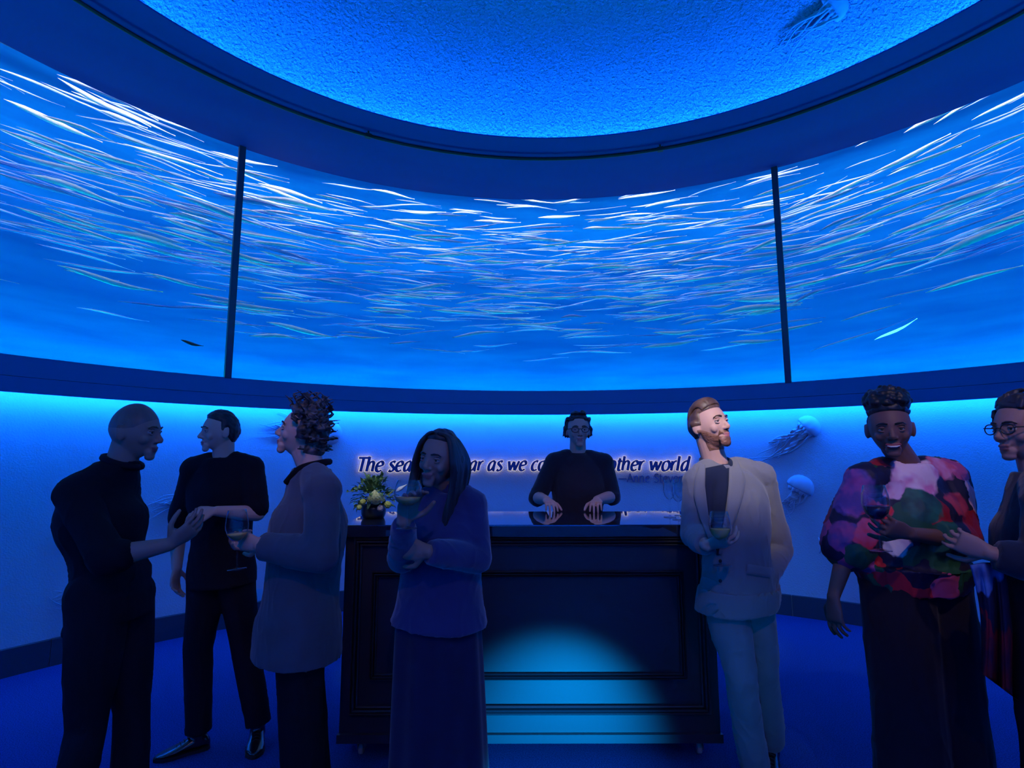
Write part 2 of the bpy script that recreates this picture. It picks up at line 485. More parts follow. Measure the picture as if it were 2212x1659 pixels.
N_NEAR = 300
placed = []
for i in range(N_NEAR):
    while True:
        a, z, r, L = fish_spot(rf)
        if all(abs(z - z2) > .045 or abs(r - r2) > .07 or abs(a - a2) * 4.6 > (L + L2) * .55 for a2, z2, r2, L2 in placed): break
    placed.append((a, z, r, L))
    o = bpy.data.objects.new('slender_fish', fish_meshes[i % 10]); COL.objects.link(o)
    o.location = cyl(a, r, z)
    tilt = rf.gauss(0.02, 0.07) + (0.10 if a > aR else 0)
    s = (rf.uniform(0.8, 1.35) if rf.random() < .75 else 1.7) * (1.15 if abs(a) > .5 else 1)
    o.rotation_euler = (0, -tilt, -a)
    hs_ = (.24 + .32 * L) * s
    o.scale = (L, hs_, hs_)
    tag(o, 'slender pale silver fish swimming with the school behind the curved tank glass', 'fish', 'school of silver fish in the tank')
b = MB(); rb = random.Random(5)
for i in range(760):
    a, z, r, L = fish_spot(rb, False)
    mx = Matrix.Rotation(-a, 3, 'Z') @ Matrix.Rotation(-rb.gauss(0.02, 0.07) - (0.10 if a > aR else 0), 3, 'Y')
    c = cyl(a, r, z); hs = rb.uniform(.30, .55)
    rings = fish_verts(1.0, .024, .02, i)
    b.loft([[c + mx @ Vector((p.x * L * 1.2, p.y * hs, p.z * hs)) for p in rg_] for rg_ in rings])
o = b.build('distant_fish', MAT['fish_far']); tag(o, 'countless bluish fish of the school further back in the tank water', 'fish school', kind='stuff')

# two fish that stand out
p = at(415, 742, 6.0); a = ang(p)
b = MB(); b.loft(fish_verts(0.19, .016, .006, 3)); o = b.build('dark_fish', MAT['fish_dark']); q = on_cyl(415, 742, 4.6)
o.location = q; o.rotation_euler = (0, 0.14, -ang(q)); tag(o, 'single small dark fish low in the left pane beside the joint', 'fish')
MAT['glow_fish'] = mat('glow_fish', (0.3, 1.0, 0.85), 0.4, emit=(0.15, 1.0, 0.72), estr=1.3)
b = MB(); b.loft(fish_verts(0.37, .013, .010, 8)); o = b.build('glowing_fish', MAT['glow_fish']); q = on_cyl(1935, 713, 4.6)
o.location = q; o.rotation_euler = (0, -0.42, -ang(q)); tag(o, 'single glowing turquoise fish low in the right pane of the tank', 'fish')

# ------------------------------------------------------------------ lettering on the wall
MAT['letter'] = mat('letter_face', (0.03, 0.05, 0.16), 0.4)
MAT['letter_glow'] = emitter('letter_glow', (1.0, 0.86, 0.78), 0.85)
MAT['letter_small'] = mat('letter_small', (0.10, 0.16, 0.36), 0.6)
GL = {
 'T': (1.02, [[(0.02, 1.38), (1.0, 1.38)], [(.51, 1.38), (.49, 0)]]),
 'h': (.92, [[(.06, 1.52), (.06, 0)], [(.08, .55), (.2, .86), (.42, 1.0), (.6, .86), (.62, .55), (.62, 0)]]),
 'e': (.84, [[(.07, .52), (.4, .55), (.62, .66), (.6, .9), (.38, 1.0), (.14, .82), (.04, .45), (.12, .12), (.36, 0), (.62, .14)]]),
 's': (.70, [[(.55, .9), (.36, 1), (.15, .9), (.14, .7), (.36, .5), (.52, .28), (.42, .05), (.22, 0), (.03, .1)]]),
 'a': (.94, [[(.62, .95), (.42, 1.0), (.16, .8), (.05, .4), (.14, .05), (.34, .06), (.52, .3), (.62, .62)], [(.66, 1.0), (.62, .4), (.64, .06), (.76, .0)]]),
 'i': (.42, [[(.08, 1.0), (.08, 0)], [(.08, 1.36), (.09, 1.37)]]),
 'n': (.92, [[(.06, 1.0), (.06, 0)], [(.08, .55), (.2, .86), (.42, 1.0), (.6, .86), (.62, .55), (.62, 0)]]),
 'r': (.60, [[(.06, 1.0), (.06, 0)], [(.08, .55), (.2, .84), (.36, .98), (.5, .97)]]),
 'w': (1.28, [[(.02, 1.0), (.3, 0)], [(.3, 0), (.58, .95)], [(.58, .95), (.82, 0)], [(.82, 0), (1.14, 1.0)]]),
 'c': (.74, [[(.6, .92), (.4, 1), (.15, .82), (.04, .45), (.12, .1), (.36, 0), (.6, .12)]]),
 'o': (.92, [[(.4, 1.0), (.14, .84), (.04, .45), (.14, .08), (.38, 0), (.62, .16), (.72, .55), (.62, .9), (.4, 1.0)]]),
 'm': (1.42, [[(.06, 1.0), (.06, 0)], [(.08, .55), (.2, .86), (.4, 1.0), (.56, .86), (.58, .55), (.58, 0)], [(.6, .55), (.72, .86), (.92, 1.0), (1.08, .86), (1.1, .55), (1.1, 0)]]),
 't': (.58, [[(.22, 1.3), (.18, .3), (.26, .02), (.46, .05)], [(.0, .98), (.48, .98)]]),
 'l': (.42, [[(.08, 1.52), (.08, 0)]]),
 'd': (.96, [[(.62, .95), (.42, 1.0), (.16, .8), (.05, .4), (.14, .05), (.34, .06), (.52, .3), (.62, .62)], [(.68, 1.52), (.62, .4), (.64, .06), (.76, .0)]]),
 'A': (1.08, [[(.02, 0), (.5, 1.38)], [(.5, 1.38), (1.0, 0)], [(.2, .48), (.82, .48)]]),
 'S': (.86, [[(.74, 1.22), (.5, 1.38), (.2, 1.25), (.15, .98), (.42, .72), (.72, .42), (.62, .1), (.32, 0), (.06, .14)]]),
 'v': (.78, [[(.02, 1.0), (.32, 0)], [(.32, 0), (.66, 1.0)]]),
 '\u2014': (1.4, [[(.05, .52), (1.3, .52)]]),
}
def text_width(t): return sum(.5 if ch == ' ' else GL[ch][0] for ch in t)

def letters(words, a0, a1, z0, wmin, wmax, slant, layers, parent, name):
    # a pen with a slanted nib drawn along the curved wall
    total = text_width(' '.join(words)); sc = (a1 - a0) * R_WALL / total
    x = 0.0
    for wd in words:
        builders = [MB() for _ in layers]
        for ch in wd:
            adv, strokes = GL[ch]
            for st in strokes:
                pts = [Vector((px, pz, 0)) for px, pz in st]
                pts = bezpts(pts, 5) if len(pts) > 2 else [pts[0].lerp(pts[1], k / 4) for k in range(5)]
                sp = [Vector((x + p.x + slant * p.y, p.y, 0)) for p in pts]
                for (grow, d0, d1, m), mb in zip(layers, builders):
                    L_, R_ = [], []
                    for i, p in enumerate(sp):
                        d = (sp[min(i + 1, len(sp) - 1)] - sp[max(i - 1, 0)]).normalized()
                        th_ = math.atan2(d.y, d.x)
                        wd_ = wmin + (wmax - wmin) * abs(math.sin(th_ - 0.42)) ** 1.2 + grow
                        if len(st) > 2 and i in (0, len(sp) - 1): wd_ *= 0.92
                        nrm = Vector((-d.y, d.x, 0)) * (wd_ / 2)
                        e = d * (grow / 2 if i == len(sp) - 1 else (-grow / 2 if i == 0 else 0))
                        if len(st) == 2 and pts[0].x == pts[-1].x and not slant == 0: pass
                        L_.append(p + nrm + e); R_.append(p - nrm + e)
                    rings = []
                    for i in range(len(sp)):
                        ring = []
                        for q, dd in ((L_[i], d0), (R_[i], d0), (R_[i], d1), (L_[i], d1)):
                            ring.append(cyl(a0 + q.x * sc / R_WALL, R_WALL - dd, z0 + q.y * sc))
                        rings.append(ring)
                    mb.loft(rings)
            x += adv
        x += .5
        main = None
        for (grow, d0, d1, m), mb in zip(layers, builders):
            if main is None: main = mb.build(name, m, parent, False)
            else: mb.build('glowing_back', m, main, False)
    return sc

pa, pb = on_cyl(768, 1018, R_WALL - .03), on_cyl(1491, 1018, R_WALL - .03)
sign = thing('quote_lettering', cyl((ang(pa) + ang(pb)) / 2, R_WALL - .03, pa.z), 'dark blue raised italic quotation with warm glowing edges on the blue wall', 'wall lettering')
letters('The sea is as near as we come to another world'.split(), ang(pa), ang(pb), (pa.z + pb.z) / 2, .16, .33, .2,
        [(0.0, .030, .036, MAT['letter']), (0.055, .020, .0295, MAT['letter_glow'])], sign, 'raised_word')
pc = on_cyl(1336, 1041, R_WALL - .01)
sgn2 = thing('attribution_lettering', cyl(ang(pc) + .1, R_WALL - .02, pc.z), 'small thin blue raised name line below the glowing quotation', 'wall lettering')
letters(['\u2014Anne', 'Stevenson'], ang(pc), ang(on_cyl(1516, 1041, R_WALL - .01)), pc.z, .09, .13, 0.0,
        [(0.0, -.001, .014, MAT['letter_small'])], sgn2, 'raised_word')

# ------------------------------------------------------------------ jellyfish reliefs
MAT['relief'] = mat('relief_plaster', (0.62, 0.66, 0.72), 0.7, spec=0.25, bump=(60, 0.2, 0.006))

MAT['dome_relief'] = mat('dome_relief', (0.34, 0.34, 0.50), 0.9, spec=0.1)
def jelly(u, v, surf, bell_px, dirpx, label, tents, arms=0, full=True, seed=1, flat=0.55, curl=0.1, m_='relief'):
    """bell at pixel (u, v) on surface function surf(u, v) -> (point, normal); dirpx: image direction in which the tentacles stream"""
    rg = random.Random(seed)
    p, nrm = surf(u, v)
    q, _ = surf(u + dirpx[0], v + dirpx[1])
    p2, _ = surf(u + bell_px, v)
    R = (p2 - p).length
    ax = (q - p); Lt = ax.length; ax = (ax - nrm * ax.dot(nrm)).normalized(); lat = nrm.cross(ax)
    root = thing('jellyfish_relief', p, label, 'jellyfish sculpture', None)
    mx = Matrix((lat, nrm, -ax)).transposed()     # local z: away from the tentacles
    if full:
        b = MB()
        prof = [(.04, .86), (.30, .84), (.55, .74), (.78, .54), (.93, .28), (1.0, 0.0), (.99, -.20), (.90, -.32), (.75, -.30), (.5, -.16), (.05, -.1)]
        rings = []
        for r, z in prof:
            ring = []
            for k in range(40):
                t = 2 * PI * k / 40
                rr = r * (1 + .05 * math.cos(10 * t) * max(0, 1 - (z + .1)) * .8)
                ring.append(p + mx @ Vector((rr * math.cos(t) * R, (rr * math.sin(t) * flat + .12) * R, z * R)))
            rings.append(ring)
        b.loft(rings); b.build('bell', MAT[m_], root)
        b = MB()
        for k in range(9 if flat > .2 else 0):
            t = -PI * .1 + PI * 1.2 * k / 8
            b.ell(p + mx @ Vector((.62 * math.cos(t) * R, (.62 * math.sin(t) * flat + .12) * R, -.34 * R)), (.20 * R, .17 * R, (.24 + .07 * (k % 2)) * R), mx, 10, 7)
        if b.v: b.build('frill', MAT[m_], root)
    for k in range(tents):
        f = (k + .5) / tents * 2 - 1
        L = Lt * rg.uniform(.72, 1.12); sway = rg.uniform(-1, 1)
        base = f * .72 * R if full else f * R * .6
        pts = []
        for i in range(9):
            t = i / 8
            la = base * (1 - .35 * t) + math.sin(t * 5 + rg.uniform(-.2, .2) + k) * R * (.18 + .25 * t) + sway * R * .6 * t * t + curl * R * 6 * t * t * (1 if seed % 2 else -1)
            c, nn = p + ax * (t * L) + lat * la, nrm
            off = (.16 + .22 * (1 - t) * rg.random()) * R
            pts.append((c, off))
        # settle the tentacle on the curved surface
        P3 = []
        for c, off in pts:
            s_, n_ = settle(surf, c)
            P3.append(s_ + n_ * min(off, .06))
        r0 = R * rg.uniform(.07, .11)
        b = MB(); cv = bezpts(P3, 4); b.tube(cv, [r0 * (1 - .75 * i / (len(cv) - 1)) for i in range(len(cv))], 6)
        b.build('tentacle', MAT[m_], root)
    for k in range(arms):
        b = MB(); L = Lt * rg.uniform(.55, .85); base = (k - (arms - 1) / 2) * R * .5
        prev = []; rows = []
        for i in range(22):
            t = i / 21
            c = p + ax * (t * L) + lat * (base + math.sin(t * 4 + k * 2) * R * .2 + curl * R * 4 * t * t * (1 if seed % 2 else -1))
            s_, n_ = settle(surf, c)
            wv = R * .26 * (1 - .6 * t) * (1 + .35 * math.sin(t * 23 + k))
            row = []
            for j in range(6):
                g = j / 5 * 2 - 1
                row.append(s_ + lat * (g * wv) + n_ * (.025 + .02 * math.sin(t * 30 + g * 4) * abs(g)))
            for j in range(5, -1, -1): row.append(row[j] + n_ * .008)
            rows.append(row)
        b.loft(rows); b.build('oral_arm', MAT[m_], root)
    return root

def surf_wall(u, v):
    q = on_cyl(u, v, R_WALL)
    return q, Vector((CX - q.x, CY - q.y, 0)).normalized()

def settle(surf, c):
    if surf is surf_wall:
        a = ang(c); q = cyl(a, R_WALL, c.z); return q, Vector((CX - q.x, CY - q.y, 0)).normalized()
    d = (c - EYE); return surf_dome_dir(d)

def surf_dome_dir(d):
    # meet the dome: ((r)/3.6)^2 + ((z - zb)/1.15)^2 = 1
    zb = Z_CEIL + .06
    ox, oy, oz = (EYE.x - CX) / 3.6, (EYE.y - CY) / 3.6, (EYE.z - zb) / 1.15
    dx, dy, dz = d.x / 3.6, d.y / 3.6, d.z / 1.15
    a = dx * dx + dy * dy + dz * dz; b = 2 * (ox * dx + oy * dy + oz * dz); c = ox * ox + oy * oy + oz * oz - 1
    t = (-b + math.sqrt(max(b * b - 4 * a * c, 0))) / (2 * a)
    q = EYE + d * t
    n_ = -Vector(((q.x - CX) / 3.6 ** 2, (q.y - CY) / 3.6 ** 2, (q.z - zb) / 1.15 ** 2)).normalized()
    return q, n_

def surf_dome(u, v): return surf_dome_dir(ray(u, v))

jelly(716, 936, surf_wall, 25, (-150, -12), 'jellyfish wall sculpture streaming left behind the curly haired guest', 8, 1, seed=4, curl=.02)
jelly(1748, 921, surf_wall, 28, (-105, 78), 'frilled jellyfish wall sculpture high beside the grey blazer guest', 7, 3, seed=2, curl=.06)
jelly(1730, 1050, surf_wall, 30, (-35, 60), 'domed jellyfish wall sculpture low beside the grey blazer guest', 7, 2, seed=6, curl=.03)
jelly(445, 1068, surf_wall, 22, (-135, 40), 'jellyfish wall sculpture with long wavy tentacles behind the bald guest', 9, 1, seed=8, curl=.05)
jelly(165, 1130, surf_wall, 24, (-50, 48), 'jellyfish wall sculpture half hidden behind the back of the bald guest', 4, 0, seed=10, curl=.03)
jelly(195, 1288, surf_wall, 26, (-95, 8), 'lowest jellyfish wall sculpture behind the hips of the bald guest', 6, 1, seed=12, curl=.02)
jelly(1800, 14, surf_dome, 36, (-125, 95), 'jellyfish relief on the rough blue dome ceiling', 10, 0, seed=3, curl=.03, flat=.16, m_='dome_relief')

# swordfish-like relief on the wall behind the floral guest
q0, n0 = surf_wall(1782, 1178); q1, _ = surf_wall(1935, 1186)
ax = (q1 - q0); LF = ax.length; ax.normalize(); lat = n0.cross(ax)
b = MB(); rings = []
for t, h in ((0, .006), (.06, .010), (.12, .012), (.3, .030), (.5, .040), (.7, .034), (.85, .020), (.92, .009), (1.0, .003)):
    c, nn = settle(surf_wall, q0.lerp(q1, t))
    rings.append([c + nn * (.02 + .6 * h * math.cos(2 * PI * k / 10)) + Vector((0, 0, 1)) * (h * math.sin(2 * PI * k / 10)) for k in range(10)])
b.loft(rings)
fr_ = tag(b.build('fish_relief', MAT['relief']), 'long slim fish wall sculpture tail first beside the floral guest', 'fish sculpture')
c, nn = settle(surf_wall, q0)
for sgn in (1, -1):
    b = MB(); b.tube([c + nn * .02, c - ax * .03 + nn * .022 + Vector((0, 0, .03 * sgn)), c - ax * .05 + nn * .02 + Vector((0, 0, .075 * sgn))], [(.016, .006), (.013, .005), (.003, .003)], 8, flat=ax)
    b.build('tail_fin', MAT['relief'], fr_)

# ------------------------------------------------------------------ the bar on castors
MAT['bar'] = mat('bar_lacquer', (0.022, 0.024, 0.032), 0.38, spec=0.6)
MAT['bar_top'] = mat('bar_top', (0.012, 0.016, 0.035), 0.03, spec=1.0, coat=1.0)
MAT['steel'] = mat('castor_steel', (0.55, 0.57, 0.6), 0.3, metal=1.0)
MAT['castor_rubber'] = mat('castor_rubber', (0.3, 0.32, 0.35), 0.45)
YB, DB = 2.97, 0.60                     # front face and depth
x0 = gz(727, YB, .083).x; x1 = gz(1560, YB, .083).x
ZB0, ZB1 = .083, 1.146
def zpx(v): return at(1143, v, YB).z
def xpx(u, z): return gz(u, YB, z).x
bar = thing('bar_counter', ((x0 + x1) / 2, YB + DB / 2, 0), 'black panelled portable bar on castors standing before the blue wall', 'bar')
b = MB(); zt = zpx(1160)
b.box(((x0 + x1) / 2, YB + .012 + DB / 2, (ZB0 + zt) / 2), (x1 - x0, DB - .024, zt - ZB0)); b.build('carcass', MAT['bar'], bar, False)
def rect_frame(mb, xa, za, xb, zb, w, y, steps):
    # mitred moulding made of several rounded ribs
    for k, (o0, o1, d) in enumerate(steps):
        ia, ib = o0 * w, o1 * w
        for (p, q, r, s) in (((xa + ia, za + ia), (xb - ia, za + ia), (xb - ib, za + ib), (xa + ib, za + ib)),
                             ((xa + ia, zb - ia), (xb - ia, zb - ia), (xb - ib, zb - ib), (xa + ib, zb - ib)),
                             ((xa + ia, za + ia), (xa + ia, zb - ia), (xa + ib, zb - ib), (xa + ib, za + ib)),
                             ((xb - ia, za + ia), (xb - ia, zb - ia), (xb - ib, zb - ib), (xb - ib, za + ib))):
            mid = lambda A, B, t: (A[0] + (B[0] - A[0]) * t, A[1] + (B[1] - A[1]) * t)
            sec = [(0, 0), (.15, .7), (.5, 1), (.85, .7), (1, 0)]
            rows = []
            for A, B in ((p, s), (q, r)):
                rows.append([Vector((mid(A, B, t)[0], y - d * h, mid(A, B, t)[1])) for t, h in sec])
            mb.loft(rows, closed=False)
MS = ((0, .30, .018), (.32, .66, .024), (.68, 1.0, .014))
m1 = MB(); yf = YB + .012
oa, ob = xpx(742, .5), xpx(1547, .5)
rect_frame(m1, x0 + .048, zpx(1546), x1 - .048, zpx(1161), .046, yf, MS); m1.build('outer_moulding', MAT['bar'], bar, False)
m2 = MB(); rect_frame(m2, xpx(798, .55), zpx(1470), xpx(1482, .55), zpx(1234), .032, yf, MS); m2.build('inner_moulding', MAT['bar'], bar, False)
b = MB(); b.box(((x0 + x1) / 2, YB + .01, ZB0 + .02), (x1 - x0 + .01, .022, .04)); b.build('base_rail', MAT['bar'], bar, False)
b = MB(); yb0 = YB - .01
b.box(((x0 + x1) / 2, YB + DB / 2, (zt + ZB1) / 2), (x1 - x0 + .05, DB + .03, ZB1 - zt))
for p_ in b.v: p_.z += (p_.y - yb0) * .013 if p_.z > zt + .02 else 0
ct = b.build('counter_top', MAT['bar_top'], bar, False)
bv = ct.modifiers.new('b', 'BEVEL'); bv.width = .006; bv.segments = 2
def castor(x, y):
    f = MB(); f.box((x, y, .076), (.055, .055, .008)); f.tube([(x, y, .074), (x, y, .058)], .012, 10)
    for sx in (-1, 1): f.add([Vector((x + sx * .017 + d, y - .016, z)) if i < 2 else Vector((x + sx * .017 + d, y + .022, z)) for d in (0, .003) for i, z in enumerate((.06, .028, .028, .06))],
                             [(0, 1, 2, 3), (7, 6, 5, 4), (0, 4, 5, 1), (1, 5, 6, 2), (2, 6, 7, 3), (3, 7, 4, 0)])
    fo = f.build('castor', MAT['steel'], bar, False)
    w_ = MB(); mx = Matrix.Rotation(PI / 2, 3, 'Y') if False else Matrix(((0, 0, 1), (0, 1, 0), (-1, 0, 0)))
    w_.lathe([(.004, -.013), (.020, -.013), (.026, -.011), (.029, -.005), (.029, .005), (.026, .011), (.020, .013), (.004, .013)], (x, y + .006, .029), 20, mx, True)
    w_.build('wheel', MAT['castor_rubber'], fo)
for x in (gz(778, YB + .06, .03).x, gz(1510, YB + .06, .03).x):
    castor(x, YB + .07); castor(x, YB + DB - .07)

# ------------------------------------------------------------------ glassware
MAT['glass'] = clear('drinking_glass', (0.98, 0.99, 1.0), 1.4, 1.5, .03)
MAT['white_wine'] = mat('white_wine', (0.95, 0.50, 0.12), 0.1, spec=0.5)
MAT['red_wine'] = mat('red_wine', (0.05, 0.004, 0.012), 0.1, spec=0.6)
def wine_glass(base, up, label, h=.22, rb=.040, wine=None, fill=.4, group=None):
    base = Vector(base); up = Vector(up).normalized(); a = up.orthogonal().normalized(); b_ = up.cross(a)
    mx = Matrix((a, b_, up)).transposed(); hs = h * .46; root = thing('wine_glass', base, label, 'wine glass', group)
    hb = h - hs
    bowl = [(.006, 0), (.45, .06), (.8, .2), (.98, .4), (1.0, .52), (.93, .75), (.78, 1.0)]
    m = MB(); out = [(rb * r if r > .1 else r, hs + hb * t) for r, t in bowl]
    inn = [(max(r - .0015, .002), z + (.003 if i == 0 else 0)) for i, (r, z) in enumerate(out)][::-1]
    m.lathe(out + inn, base, 24, mx); m.build('bowl', MAT['glass'], root)
    m = MB(); m.lathe([(.0045, .006), (.0032, .02), (.0032, hs * .8), (.006, hs)], base, 12, mx, True); m.build('stem', MAT['glass'], root)
    m = MB(); m.lathe([(.002, 0), (.036, 0), (.036, .002), (.015, .004), (.004, .008)], base, 24, mx, True); m.build('foot', MAT['glass'], root)
    if wine:
        pr = [(.003, hs + .004)]
        for r, t in bowl[1:]:
            if t < fill: pr.append((rb * r - .002, hs + hb * t))
        rl = pr[-1][0] * 1.0
        pr.append((min(rb * .985 - .002, rl + .006 if fill < .5 else rl), hs + hb * fill)); pr.append((.002, hs + hb * fill + .0002))
        m = MB(); m.lathe(pr, base, 24, mx, True); m.build('wine', MAT[wine], root)
    return root
zt_ = ZB1 + .006
wine_glass((gz(1447, 3.28, zt_).x, 3.28, zt_), (0, 0, 1), 'empty wine glass standing on the bar, outermost of its cluster', .21, .034)
wine_glass((gz(1466, 3.18, zt_).x, 3.18, zt_), (0, 0, 1), 'empty wine glass on the bar touching the grey blazer', .20, .034)
wine_glass((gz(1470, 3.36, zt_).x, 3.36, zt_), (0, 0, 1), 'empty wine glass at the rear of the bar cluster behind the grey blazer', .21, .034)

# ------------------------------------------------------------------ flowers on the bar
MAT['leaf'] = mat('leaf', (0.07, 0.17, 0.05), 0.5); vary(MAT['leaf'], 9, (0.03, 0.10, 0.03), (0.16, 0.28, 0.08), .4, .65)
MAT['stem'] = mat('stem', (0.10, 0.16, 0.05), 0.6)
MAT['protea'] = mat('protea', (0.55, 0.60, 0.30), 0.6); MAT['vase'] = mat('vase', (0.012, 0.014, 0.016), 0.3)
MAT['calla'] = mat('calla', (0.8, 0.82, 0.72), 0.45); MAT['bud'] = mat('bud', (0.30, 0.34, 0.08), 0.6); MAT['lilac'] = mat('lilac', (0.25, 0.22, 0.28), .7)
YF = 3.26; fb = Vector((gz(806, YF, ZB1).x, YF, ZB1 + .006))
fl = thing('flower_arrangement', fb, 'green leafy flower arrangement with a pale bloom on the left end of the bar', 'flowers')
m = MB(); m.lathe([(.002, 0), (.060, 0), (.068, .02), (.070, .05), (.064, .075), (.058, .075), (.056, .02), (.002, .015)], fb, 28); m.build('vase', MAT['vase'], fl)
def leaf(mb, p, d, up, L, W):
    d = Vector(d).normalized(); s = d.cross(Vector(up)); s = s.normalized() if s.length > 1e-4 else d.orthogonal().normalized(); n_ = s.cross(d)
    rows = []
    for t, w_, c_ in ((0, .08, 0), (.25, .8, .06), (.5, 1, .10), (.75, .75, .06), (1, .05, -.08)):
        c = p + d * (L * t) + n_ * (c_ * L)
        rows.append([c - s * W * w_ + n_ * W * w_ * .35, c, c + s * W * w_ + n_ * W * w_ * .35])
    mb.loft(rows, closed=False)
rl = random.Random(3)
FC = fb + Vector((0, 0, .115))
for sp in range(6):
    m = MB(); a = sp * PI / 3
    for i in range(26):
        th_ = a + rl.uniform(-.6, .6); ph = rl.uniform(-.55, 1.3); rr = rl.uniform(.045, .105)
        d = Vector((math.cos(th_) * math.cos(ph), math.sin(th_) * math.cos(ph), math.sin(ph)))
        leaf(m, FC + d * rr * Vector((1.15, .9, .9)).length / 1.6, d + Vector((rl.uniform(-.5, .5), rl.uniform(-.5, .5), rl.uniform(-.4, .4))), (0, 0, 1), rl.uniform(.03, .055), rl.uniform(.009, .016))
    m.build('leaf_cluster', MAT['leaf'], fl)
def sprig(top, side, nl=16, mat_='leaf'):
    m = MB(); pts = bezpts([FC, FC.lerp(top, .5) + side, top], 5); m.tube(pts, .0018, 5); so = m.build('sprig', MAT['stem'], fl)
    m = MB()
    for i in range(nl):
        p = pts[int((.35 + .65 * i / (nl - 1)) * (len(pts) - 1))]
        leaf(m, p, (rl.uniform(-1, 1), rl.uniform(-.6, .6), rl.uniform(-.1, 1)), (0, -1, 0), rl.uniform(.018, .034), rl.uniform(.006, .011))
    m.build('leaves', MAT['leaf'], so)
px_ = 1200 / YF
def fpt(u, v, dy=0): return at(u, v, YF + dy)
sprig(fpt(793, 1028), Vector((-.01, 0, 0)), 18); sprig(fpt(803, 1040, .03), Vector((0, 0, 0)), 16); sprig(fpt(827, 1026, -.02), Vector((.01, 0, .01)), 12)
sprig(fpt(822, 1046, .05), Vector((.02, 0, 0)), 12); sprig(fpt(754, 1062, 0), Vector((0, 0, .03)), 8); sprig(fpt(772, 1058, -.04), Vector((0, 0, .02)), 14)
sprig(fpt(766, 1098, -.03), Vector((0, 0, .01)), 10); sprig(fpt(842, 1094, -.05), Vector((0, 0, .01)), 10)
pc = fpt(812, 1076, -.09); m = MB()
for rn in range(7):
    for k in range(14):
        t = rn / 6; a = 2 * PI * (k + .5 * (rn % 2)) / 14
        d = Vector((math.cos(a) * math.cos(t * 1.4), math.sin(a) * math.cos(t * 1.4) * .9, math.sin(t * 1.4) + .35))
        leaf(m, pc + Vector((math.cos(a) * .034 * math.cos(t * 1.3), math.sin(a) * .034 * math.cos(t * 1.3), .040 * t - .02)), d + Vector((0, -.1, .6)), (math.cos(a), math.sin(a), .2), .026, .009)
m.ell(pc + Vector((0, 0, .0)), (.034, .034, .036)); m.build('bloom', MAT['protea'], fl)
m = MB(); cv = bezpts([FC, fpt(838, 1068, -.05), fpt(850, 1060, -.06), fpt(862, 1058, -.07)], 5); m.tube(cv, .0028, 6); cs = m.build('stem', MAT['bud'], fl)
m = MB(); cv = bezpts([fpt(856, 1062, -.07), fpt(866, 1055, -.07), fpt(880, 1046, -.07)], 5); m.tube(cv, [.004, .006, .009, .012, .013, .012, .009, .006, .004, .003, .0015], 10); m.build('calla_flower', MAT['calla'], cs)
for (u, v, r) in ((838, 1090, .020), (784, 1084, .017), (822, 1098, .018), (776, 1096, .015)):
    m = MB(); c = fpt(u, v, -.10 + .02 * rl.random())
    for k in range(30):
        d = Vector((rl.gauss(0, 1), rl.gauss(0, 1), rl.gauss(0, 1))).normalized(); m.ell(c + d * r * .8, (r * .3,) * 3, None, 6, 4)
    m.ell(c, (r, r, r), None, 10, 7); m.build('bud', MAT['bud' if v < 1097 else 'lilac'], fl)

# ------------------------------------------------------------------ people
def skin(name, col, lip):
    m = mat(name, col, 0.55, spec=0.35, bump=(140, 0.12, 0.002)); l = mat(name + '_lip', lip, 0.45, spec=0.4)
    return m, l
SK_FAIR = skin('skin_fair', (0.62, 0.36, 0.27), (0.50, 0.17, 0.15))
SK_TAN = skin('skin_tan', (0.32, 0.165, 0.12), (0.26, 0.09, 0.08))
SK_DARK = skin('skin_dark', (0.17, 0.075, 0.05), (0.30, 0.06, 0.07))
MAT['sclera'] = mat('sclera', (0.40, 0.38, 0.36), 0.25); MAT['iris'] = mat('iris', (0.05, 0.035, 0.025), 0.2)
MAT['teeth'] = mat('teeth', (0.8, 0.76, 0.70), 0.3)
MAT['shoe'] = mat('shoe_leather', (0.012, 0.010, 0.011), 0.22, spec=0.6, coat=0.5); MAT['sole'] = mat('shoe_sole', (0.01, 0.01, 0.01), 0.7)
def cloth(name, col, rough=0.85, sheen=0.15, scale=260):
    return mat(name, col, rough, spec=0.2, sheen=sheen, bump=(scale, 0.25, 0.003))
def hairmat(name, c0, c1):
    m = mat(name, c0, 0.45, spec=0.4); vary(m, 26, c0, c1, .4, .7, (1, 1, .12))
    return m

def frame(fwd, up=(0, 0, 1)):
    f = Vector(fwd).normalized(); u = Vector(up); u = (u - f * u.dot(f)).normalized(); r = f.cross(u)
    return Matrix((r, f, u)).transposed()       # x: person's right, y: forward, z: up

